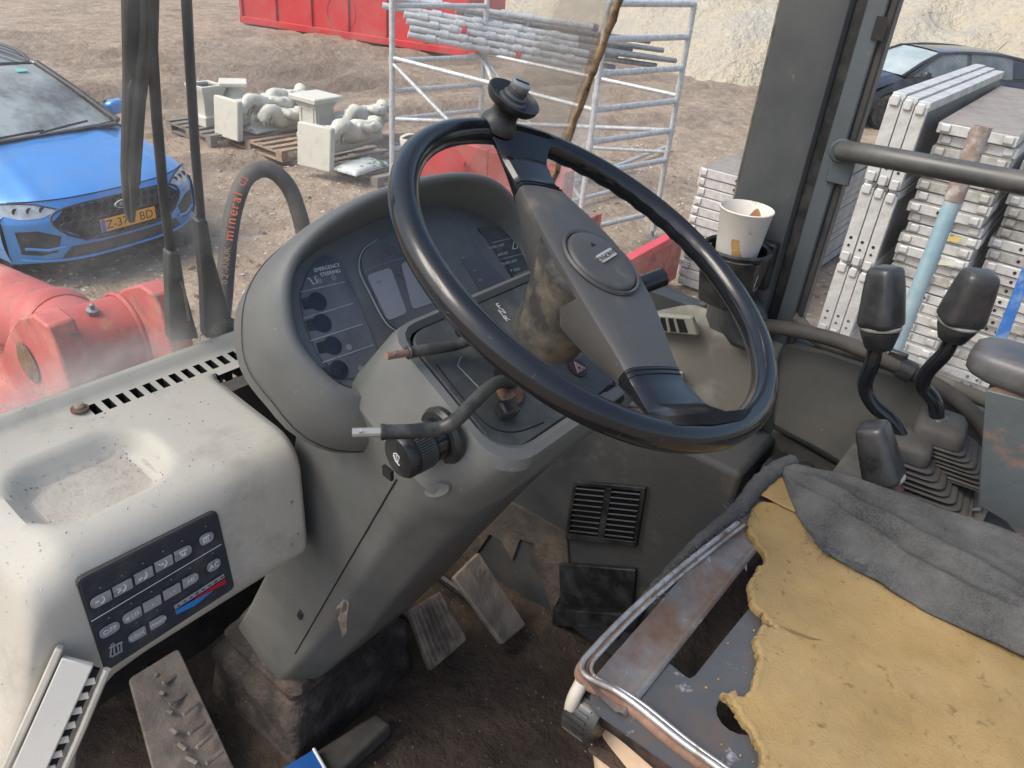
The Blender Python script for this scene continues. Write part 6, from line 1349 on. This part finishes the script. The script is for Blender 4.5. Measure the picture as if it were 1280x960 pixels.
# red mudguard seen through the wheel
M_mg = mat('mudguard_red', (.46, .035, .038), .45, var=.15, vs=5, bump=.1, bs=30, dirt=((.26, .07, .06), .22, 9, .12), dirt2=((.30, .20, .12), .06, 22, .06))
mg = thing('red_mudguard', 'faded red steel mudguard seen through the upper wheel', 'mudguard', PX(620, 300, 2.3))
XM = 2.3; e0, e1 = PX(522, 165, XM), PX(706, 212, XM)
zt_ = (e0.z+e1.z)/2
for (ya, yb) in ((e1.y, PX(609, 210, XM).y-.002), (PX(609, 210, XM).y+.002, e0.y)):
    MB().box(XM, XM+.03, ya, yb, zt_-.75, zt_).build('side_plate', M_mg, mg, bevel=.004)
MB().box(XM+.031, XM+.07, e1.y, e0.y, zt_-.03, zt_-.002).build('top_plate', M_mg, mg, bevel=.004)
MB().box(XM+.031, XM+.07, e1.y, e1.y+.03, zt_-.75, zt_-.031).build('end_plate', M_mg, mg)
for x, y in ((580, 204),): p = PX(x, y, XM-.001); MB().lathe([(.010, 0), (.009, .005), (0, .006)], p, (-1, 0, 0), 10).build('bolt', M_mg, mg)
for yy in (e1.y+.1, e0.y-.15): MB().box(XM+.005, XM+.065, yy-.05, yy+.05, GZ, zt_-.751).build('leg', M_mg, mg)
# red trough with raised rim behind the hub
rb = thing('red_steel_trough', 'red steel trough with bright rim on the ground behind the hub', 'trough', PZ(800, 380, GZ))
zt2 = GZ+.62; q0, q1 = PZ(760, 337, zt2), PZ(858, 284, zt2); q1 = V((q1.x, q1.y, q0.z)); dq = (q1-q0).normalized(); dn = V((-dq.y, dq.x, 0)); q00 = q0-dq*1.0
ee = q1
for nm, s0, d0, d1, z0, z1, mm in (('rim', 0, -.03, .06, zt2-.07, zt2, mat('rim_red', (.60, .05, .07), .4, var=.1, vs=4)), ('side', 0, 0, .03, GZ+.1, zt2-.071, M_redm), ('floor', 0, .031, .9, GZ+.1, GZ+.14, M_redm), ('far_side', 0, .9, .93, GZ+.1, zt2-.10, M_redm)):
    L_ = (ee-q00).length; c = q00+dq*(L_/2)+dn*((d0+d1)/2); c.z = (z0+z1)/2; MB().obox(c, dq*(L_/2), dn*((d1-d0)/2), (0, 0, (z1-z0)/2)).build(nm, mm, rb, bevel=.006)
for f in (.1, .9):
    c = lerp(q00, ee, f)+dn*.45; c.z = GZ+.05; MB().obox(c, dq*.06, dn*.45, (0, 0, .05)).build('skid', M_redm, rb)
# ------------------------------------------------------------------ cars
def paint(name, col): return mat(name, col, .28, .3, var=.05, vs=2, coat=.8, spec=.5, dirt=(tuple(c*.6+.06 for c in col), .10, 5, .25))
M_cblack = mat('car_black_trim', (.018, .019, .02), .45, var=.2, vs=9, dirt=((.09, .085, .08), .25, 9, .2))
M_cglass = mat('car_glass', (.26, .31, .31), .06, 0, var=.25, vs=1.8, spec=.9, dirt=((.46, .52, .51), .42, 1.6, .3))  # pale base and paler patches stand in for mirrored sky
M_cglassd = mat('car_glass_dark', (.055, .065, .068), .06, 0, var=.3, vs=2.2, spec=.9, dirt=((.20, .23, .23), .3, 1.8, .25))
M_lampg = mat('lamp_clear', (.42, .45, .47), .08, .2, var=.35, vs=14, spec=.8)
M_tyre = mat('tyre', (.02, .02, .02), .85, var=.2, vs=8, bump=.3, bs=60, dirt=((.10, .085, .07), .3, 8, .2))
M_screen = glassmat('car_screen_sky_sheen', .78, (.66, .73, .73), scale=1.2, tint=(.6, .67, .65))  # whitish film paints the sky's reflection onto the windscreen
def fy(x, z): return .30*(abs(x)/.9)**3.2+max(0, z-.56)*.55+max(0, .34-z)*.25
def hoody(x, t): return lerp(fy(x, .72), 1.12, t)
def hoodz(x, t): return .72+.27*(t**.8)-.05*(abs(x)/.86)**2*(.4+.6*t)-.02*(abs(x)/.86)**6+.012*math.exp(-((abs(x)-.62+.12*t)/.06)**2)*(1-t*.3)
def car(name, label, body, glass, roofm, rails, front=True):
    t = thing(name, label, 'car'); t['_w'] = (0, 0, 0)
    G = MB(); G.grid(lambda u, v: (lambda x, z: V((x, fy(x, z), z)))(lerp(-.885, .885, u), lerp(.22, .72, v)), 48, 20); G.build('front_bumper', body, t, smooth=60)
    MB().grid(lambda u, v: (lambda x: V((x*lerp(1, .93, v), hoody(x, v)+.004, hoodz(x, v))))(lerp(-.875, .875, u)), 48, 20).build('bonnet', body, t, smooth=60)
    MB().tube([V((x, fy(x, .718)-.001, .7195)) for x in [-.8+i*.05 for i in range(33)]], .005, 5).build('bonnet_gap', M_void, t)
    def side(sg):
        def f(u, v):
            y = lerp(.285, 4.45, u); zs = lerp(.66, .955, sstep(.2, 1.3, y))+.03*sstep(1.3, 4, y); z = lerp(.24, zs, v)
            x = .885+.03*math.sin(math.pi*min(1, v*1.1))-.09*sstep(.86, 1, v)-.05*sstep(3.9, 4.45, y)+.012*sstep(.3, .7, y)
            return V((sg*x, y, z))
        return f
    for sg in (-1, 1):
        MB().grid(side(sg), 60, 14, lambda i, j: False).build('body_side', body, t, smooth=50)
        for wy in (.86, 3.55):
            w = MB().lathe([(.20, -.10), (.30, -.105), (.325, -.09), (.33, 0), (.325, .09), (.30, .105), (.20, .10)], (sg*.83, wy, .33), (1, 0, 0), 32).build('wheel', M_tyre, t, smooth=50)
            MB().lathe([(.21, .0), (.20, .085), (.17, .075), (.05, .09), (0, .09)], (sg*.83, wy, .33), (sg, 0, 0), 24).build('rim', M_galvd, w, smooth=40)
            MB().lathe([(.365, 0), (.365, .012)], (sg*.905, wy, .34), (sg, 0, 0), 32).build('wheel_arch', M_void, t)
    MB().grid(lambda u, v: (lambda x, z: V((x, 4.45+.12*(1-(x/.9)**4)-.1*max(0, z-.7), z)))(lerp(-.83, .83, u), lerp(.24, 1.0, v)), 20, 10).build('tailgate', body, t, smooth=60)
    MB().box(-.86, .86, .35, 4.4, .16, .30).build('underbody', M_void, t)
    for sg in (-1, 1):
        MB().prism([V((sg*.84, 4.38, .78)), V((sg*.60, 4.56, .80)), V((sg*.60, 4.53, .93)), V((sg*.83, 4.38, .93))], (0, .03, 0)).build('rear_lamp', mat('rear_lamp', (.45, .02, .03), .2), t, bevel=.01)
    # greenhouse
    def ws_(u, v):
        x0 = lerp(-.74, .74, u); x1 = lerp(-.56, .56, u); return V((lerp(x0, x1, v), lerp(1.06+.10*(abs(x0)/.74)**2, 1.93+.05*(abs(x1)/.56)**2, v), lerp(.985-.01*abs(x0), 1.405-.02*(abs(x1)/.56)**2, v)+.03*math.sin(math.pi*v)))
    MB().grid(ws_, 24, 14).build('windscreen', M_screen if front else glass, t, smooth=70)
    MB().box(-.74, .74, 1.15, 4.3, .5, .56).build('cabin_floor', M_void, t)
    if front:
        MB().loft([[V((x, y, z)) for y, z in ((1.15, .94), (1.40, 1.0), (1.62, .99), (1.68, .92), (1.66, .7), (1.2, .7))] for x in (-.68, .68)], True, True).build('car_dashboard', M_cblack, t, fix=True)
        MB().tube([V((.36+.17*math.cos(k*.2618), 1.76-.05*math.sin(k*.2618), .98+.16*math.sin(k*.2618))) for k in range(24)], .014, 6, closed=True).build('car_steering_wheel', M_cblack, t)
        MB().box(-.06, .06, 1.80, 1.86, 1.30, 1.37).build('rear_view_mirror', M_cblack, t)
    def rf(u, v):
        x = lerp(-.57, .57, u); return V((x, lerp(1.95+.05*(x/.57)**2, 4.12, v), 1.41+.055*math.sin(math.pi*min(1, v*.75+.12))-.04*(abs(x)/.57)**3-.07*sstep(.75, 1, v)))
    MB().grid(rf, 20, 24).build('roof', roofm, t, smooth=70)
    MB().grid(lambda u, v: lerp(lerp(V((-.56, 4.13, 1.36)), V((.56, 4.13, 1.36)), u), lerp(V((-.66, 4.46, 1.0)), V((.66, 4.46, 1.0)), u), v), 8, 6).build('rear_window', glass, t)
    for sg in (-1, 1):
        def sidep(y, top):      # tumblehome: side glass plane between belt and roof
            b = V((sg*.80, y, .965+.03*sstep(1.3, 4, y))); return b
        bl0, bl1 = V((sg*.775, 1.22, .975)), V((sg*.775, 4.30, 1.0)); 
        rp_ = [V((sg*.575, 1.98, 1.388)), V((sg*.585, 2.6, 1.43)), V((sg*.585, 3.4, 1.42)), V((sg*.575, 4.08, 1.345))]
        A = catmull(rp_, 5)
        MB().tube([bl0]+A+[V((sg*.70, 4.40, 1.02))], .030, 8).build('roof_rail_frame', roofm, t, smooth=60)
        MB().tube([V((sg*.765, 1.10, .985)), V((sg*.66, 1.52, 1.21)), V((sg*.575, 1.96, 1.395))], .032, 8).build('front_pillar', M_cblack if front else body, t, smooth=60)
        def gl(y0, y1):
            def top(y):
                for a, b in zip([bl0]+A, A+[bl1]):
                    if a.y <= y <= b.y: return lerp(a, b, (y-a.y)/max(1e-6, b.y-a.y))
                return A[-1]
            return lambda u, v: lerp(lerp(bl0, bl1, (lerp(y0, y1, u)-1.22)/3.08), top(lerp(y0, y1, u)), v)
        MB().grid(gl(1.30, 2.58), 20, 6).build('side_window', M_cglassd if not front else glass, t, smooth=60)
        MB().grid(gl(2.68, 3.72), 16, 6).build('side_window', M_cglassd if not front else glass, t, smooth=60)
        for ya, yb in ((2.575, 2.685), (3.715, 4.25)):
            MB().grid(gl(ya, yb), 10, 6).build('door_pillar', body if ya > 3 else M_cblack, t, smooth=60, thick=.02)
        MB().tube([V((sg*.79, 1.18, .965)), V((sg*.805, 2.5, .985)), V((sg*.80, 4.2, 1.0))], .014, 6).build('belt_trim', M_cblack, t)
        m_ = MB().loft([[V((sg*x, y+dy, z+dz)) for dy, dz in rpoly([(-.05*k, -.07*k), (.07*k, -.06*k), (.06*k, .065*k), (-.04*k, .06*k)], .03, 4)] for x, y, z, k in ((.86, 1.42, 1.03, .6), (.92, 1.40, 1.04, 1.), (1.02, 1.40, 1.045, 1.), (1.06, 1.42, 1.045, .55))], True, True).build('door_mirror', body, t, smooth=60, fix=True)
        MB().prism([V((sg*.885, 1.475, .985)), V((sg*1.045, 1.485, .99)), V((sg*1.045, 1.48, 1.09)), V((sg*.89, 1.475, 1.09))], (0, .01, 0)).build('mirror_glass', M_cblack, m_)
        if rails: MB().tube(catmull([V((sg*.56, 2.05, 1.40)), V((sg*.555, 2.25, 1.475)), V((sg*.55, 3.0, 1.505)), V((sg*.55, 3.8, 1.47)), V((sg*.55, 4.0, 1.40))], 5), .018, 8).build('roof_rail', M_cblack, t, smooth=60)
    def fpatch(nm, pts, m, off=-.004, par=None, nx=24, nzz=10):
        """patch of the nose between an upper and a lower outline, following its curve"""
        up_, lo_ = pts
        def ev(l, u):
            k = u*(len(l)-1); i = min(len(l)-2, int(k)); f = k-i; return lerp(l[i][0], l[i+1][0], f), lerp(l[i][1], l[i+1][1], f)
        def f(u, v):
            a = ev(up_, u); b = ev(lo_, u); x = lerp(a[0], b[0], v); z = lerp(a[1], b[1], v); return V((x, fy(x, z)+off, z))
        return MB().grid(f, nx, nzz).build(nm, m, par or t, smooth=60)
    if front:
        gz = fpatch('grille', ([(-.60, .56), (-.48, .645), (0, .665), (.48, .645), (.60, .56)], [(-.60, .545), (-.40, .40), (0, .375), (.40, .40), (.60, .545)]), M_void, -.006, None, 40, 8)
        hx = MB()
        for r_ in range(5):
            for c_ in range(-8, 9):
                x = (c_+(.5 if r_ % 2 else 0))*.075; z = .40+r_*.058
                if abs(x) > .56-abs(z-.53)*.9 or z > .655: continue
                for rr in ((.030,),):
                    P_ = [V((x+.036*math.cos(a+.5236), 0, z+.031*math.sin(a+.5236))) for a in [k*math.pi/3 for k in range(6)]]
                    hx.tube([V((p.x, fy(p.x, p.z)-.013, p.z)) for p in P_], .0045, 4, closed=True)
        hx.build('honeycomb', M_cblack, gz)
        pts = [(-.60, .555), (-.48, .652), (0, .672), (.48, .652), (.60, .555), (.40, .392), (0, .367), (-.40, .392)]
        MB().tube([V((x, fy(x, z)-.008, z)) for x, z in [(p.x, p.y) for p in catmull([V((a, b, 0)) for a, b in pts], 5, True)]], .009, 6, closed=True).build('grille_frame', M_cblack, t)
        MB().tube([V((.085*math.cos(k*.2618), fy(0, .61)-.022, .605+.035*math.sin(k*.2618))) for k in range(24)], .0055, 6, closed=True).build('emblem_ring', M_galv, t)
        em = MB().prism([V((.08*math.cos(k*.2618), fy(0, .61)-.020, .605+.031*math.sin(k*.2618))) for k in range(24)], (0, .008, 0)).build('emblem', mat('emblem_grey', (.10, .11, .12), .4), t)
        text('emblem_script', 'Ford', M_galv, em, (0, fy(0, .61)-.0215, .603), (1, 0, 0), (0, 0, 1), .05, shear=.3)
        pl = MB().box(-.26, .26, -.028, -.020, .415, .525).build('number_plate', mat('plate_yellow', (.72, .33, .02), .5, var=.05), t, bevel=.004)
        MB().box(-.259, -.222, -.0292, -.0282, .417, .523).build('plate_band', mat('plate_blue', (.02, .08, .35), .5), pl)
        M_pt = mat('plate_black', (.015, .015, .015), .5)
        text('plate_lettering', 'Z-37', M_pt, pl, (-.115, -.0292, .468), (1, 0, 0), (0, 0, 1), .105); text('plate_lettering', 'BD', M_pt, pl, (.165, -.0292, .468), (1, 0, 0), (0, 0, 1), .105)
        fpatch('lower_intake', ([(-.50, .34), (0, .335), (.50, .34)], [(-.58, .245), (0, .235), (.58, .245)]), M_cblack, -.005, None, 24, 4)
        MB().tube([V((x, fy(x, .222)-.012, .222+.03*(abs(x)/.8)**4)) for x in [-.82+i*.04 for i in range(42)]], .012, 6).build('splitter', body, t, smooth=60)
        for sg in (-1, 1):
            fpatch('fog_intake', ([(sg*.56, .44), (sg*.70, .50), (sg*.83, .50)], [(sg*.60, .31), (sg*.70, .29), (sg*.82, .31)]), M_cblack, -.005, None, 10, 5)
            MB().tube([V((sg*x, fy(x, z)-.012, z)) for x, z in ((.54, .35), (.66, .335), (.80, .36))], .013, 6).build('fog_fin', body, t)
            hl = fpatch('headlamp', ([(sg*.53, .655), (sg*.66, .70), (sg*.80, .712), (sg*.875, .705)], [(sg*.53, .645), (sg*.64, .60), (sg*.78, .595), (sg*.875, .63)]), M_lampg, -.005, None, 14, 6)
            for xx in (.62, .70, .78): MB().lathe([(.028, 0), (.024, -.004), (.0, -.002)], (sg*xx, fy(xx, .655)-.004, .655), (0, -1, 0), 14).build('lamp_lens', M_cblack, hl)
            MB().tube([V((sg*x, fy(x, z)-.010, z)) for x, z in ((.53, .655), (.66, .703), (.80, .715), (.875, .708))], .006, 5).build('lamp_strip', M_cblack, hl)
        MB().tube([V((-.72, 1.06, .99)), V((-.2, 1.02, 1.02)), V((.0, 1.03, 1.02))], .010, 6).build('wiper', M_cblack, t); MB().tube([V((-.05, 1.0, 1.01)), V((.25, 1.03, 1.03)), V((.45, 1.08, 1.03))], .010, 6).build('wiper', M_cblack, t)
        MB().box(-.72, .72, 1.02, 1.10, .955, .985).build('cowl', M_cblack, t)
        sk_ = ws_(.80, .88); MB().obox(sk_+V((0, -.012, .01)), (.05, 0, 0), (0, .02, .01), (0, -.002, .003)).build('windscreen_sticker', mat('sticker_green', (.20, .55, .45), .5), t)
    else:
        MB().tube([V((0, 3.85, 1.43)), V((0, 4.02, 1.62))], .008, 5).build('antenna', M_cblack, t)
    for x in (-.35, .35):
            MB().loft([[V((x+p[0]*k, 2.55+dy, z))+V((0, p[1]*.3, 0)) for p in rpoly([(-.24, -.2), (.24, -.2), (.24, .2), (-.24, .2)], .08, 3)] for z, k, dy in ((.6, 1, 0), (1.1, 1, .05), (1.16, .55, .06), (1.20, .55, .06), (1.33, .5, .07))], True, True).build('seat', M_cblack, t, smooth=50)
    return t
blue = car('parked_car', 'bright blue estate car facing the loader at the left', paint('car_blue', (.055, .27, .66)), M_cglass, mat('roof_dark', (.03, .035, .045), .25, .2, var=.1, vs=2, coat=.6), True)
blue.location = (3.06, 6.50, GZ); blue.rotation_euler = (0, 0, rad(6.5))
dark = car('parked_car', 'dark grey hatchback parked behind the deck stacks', paint('car_dark', (.018, .0195, .023)), M_cglass, paint('car_dark', (.018, .0195, .023)), False, False)
dk = PZ(1088, 84, GZ+1.0); rearp = V((.80, -.60, 0)).normalized()
dark.rotation_euler = (0, 0, math.atan2(-rearp.x, rearp.y)); dark.location = V((dk.x, dk.y, GZ))-rearp*.9
for o in list(bpy.data.objects):
    if '_w' in o: del o['_w']
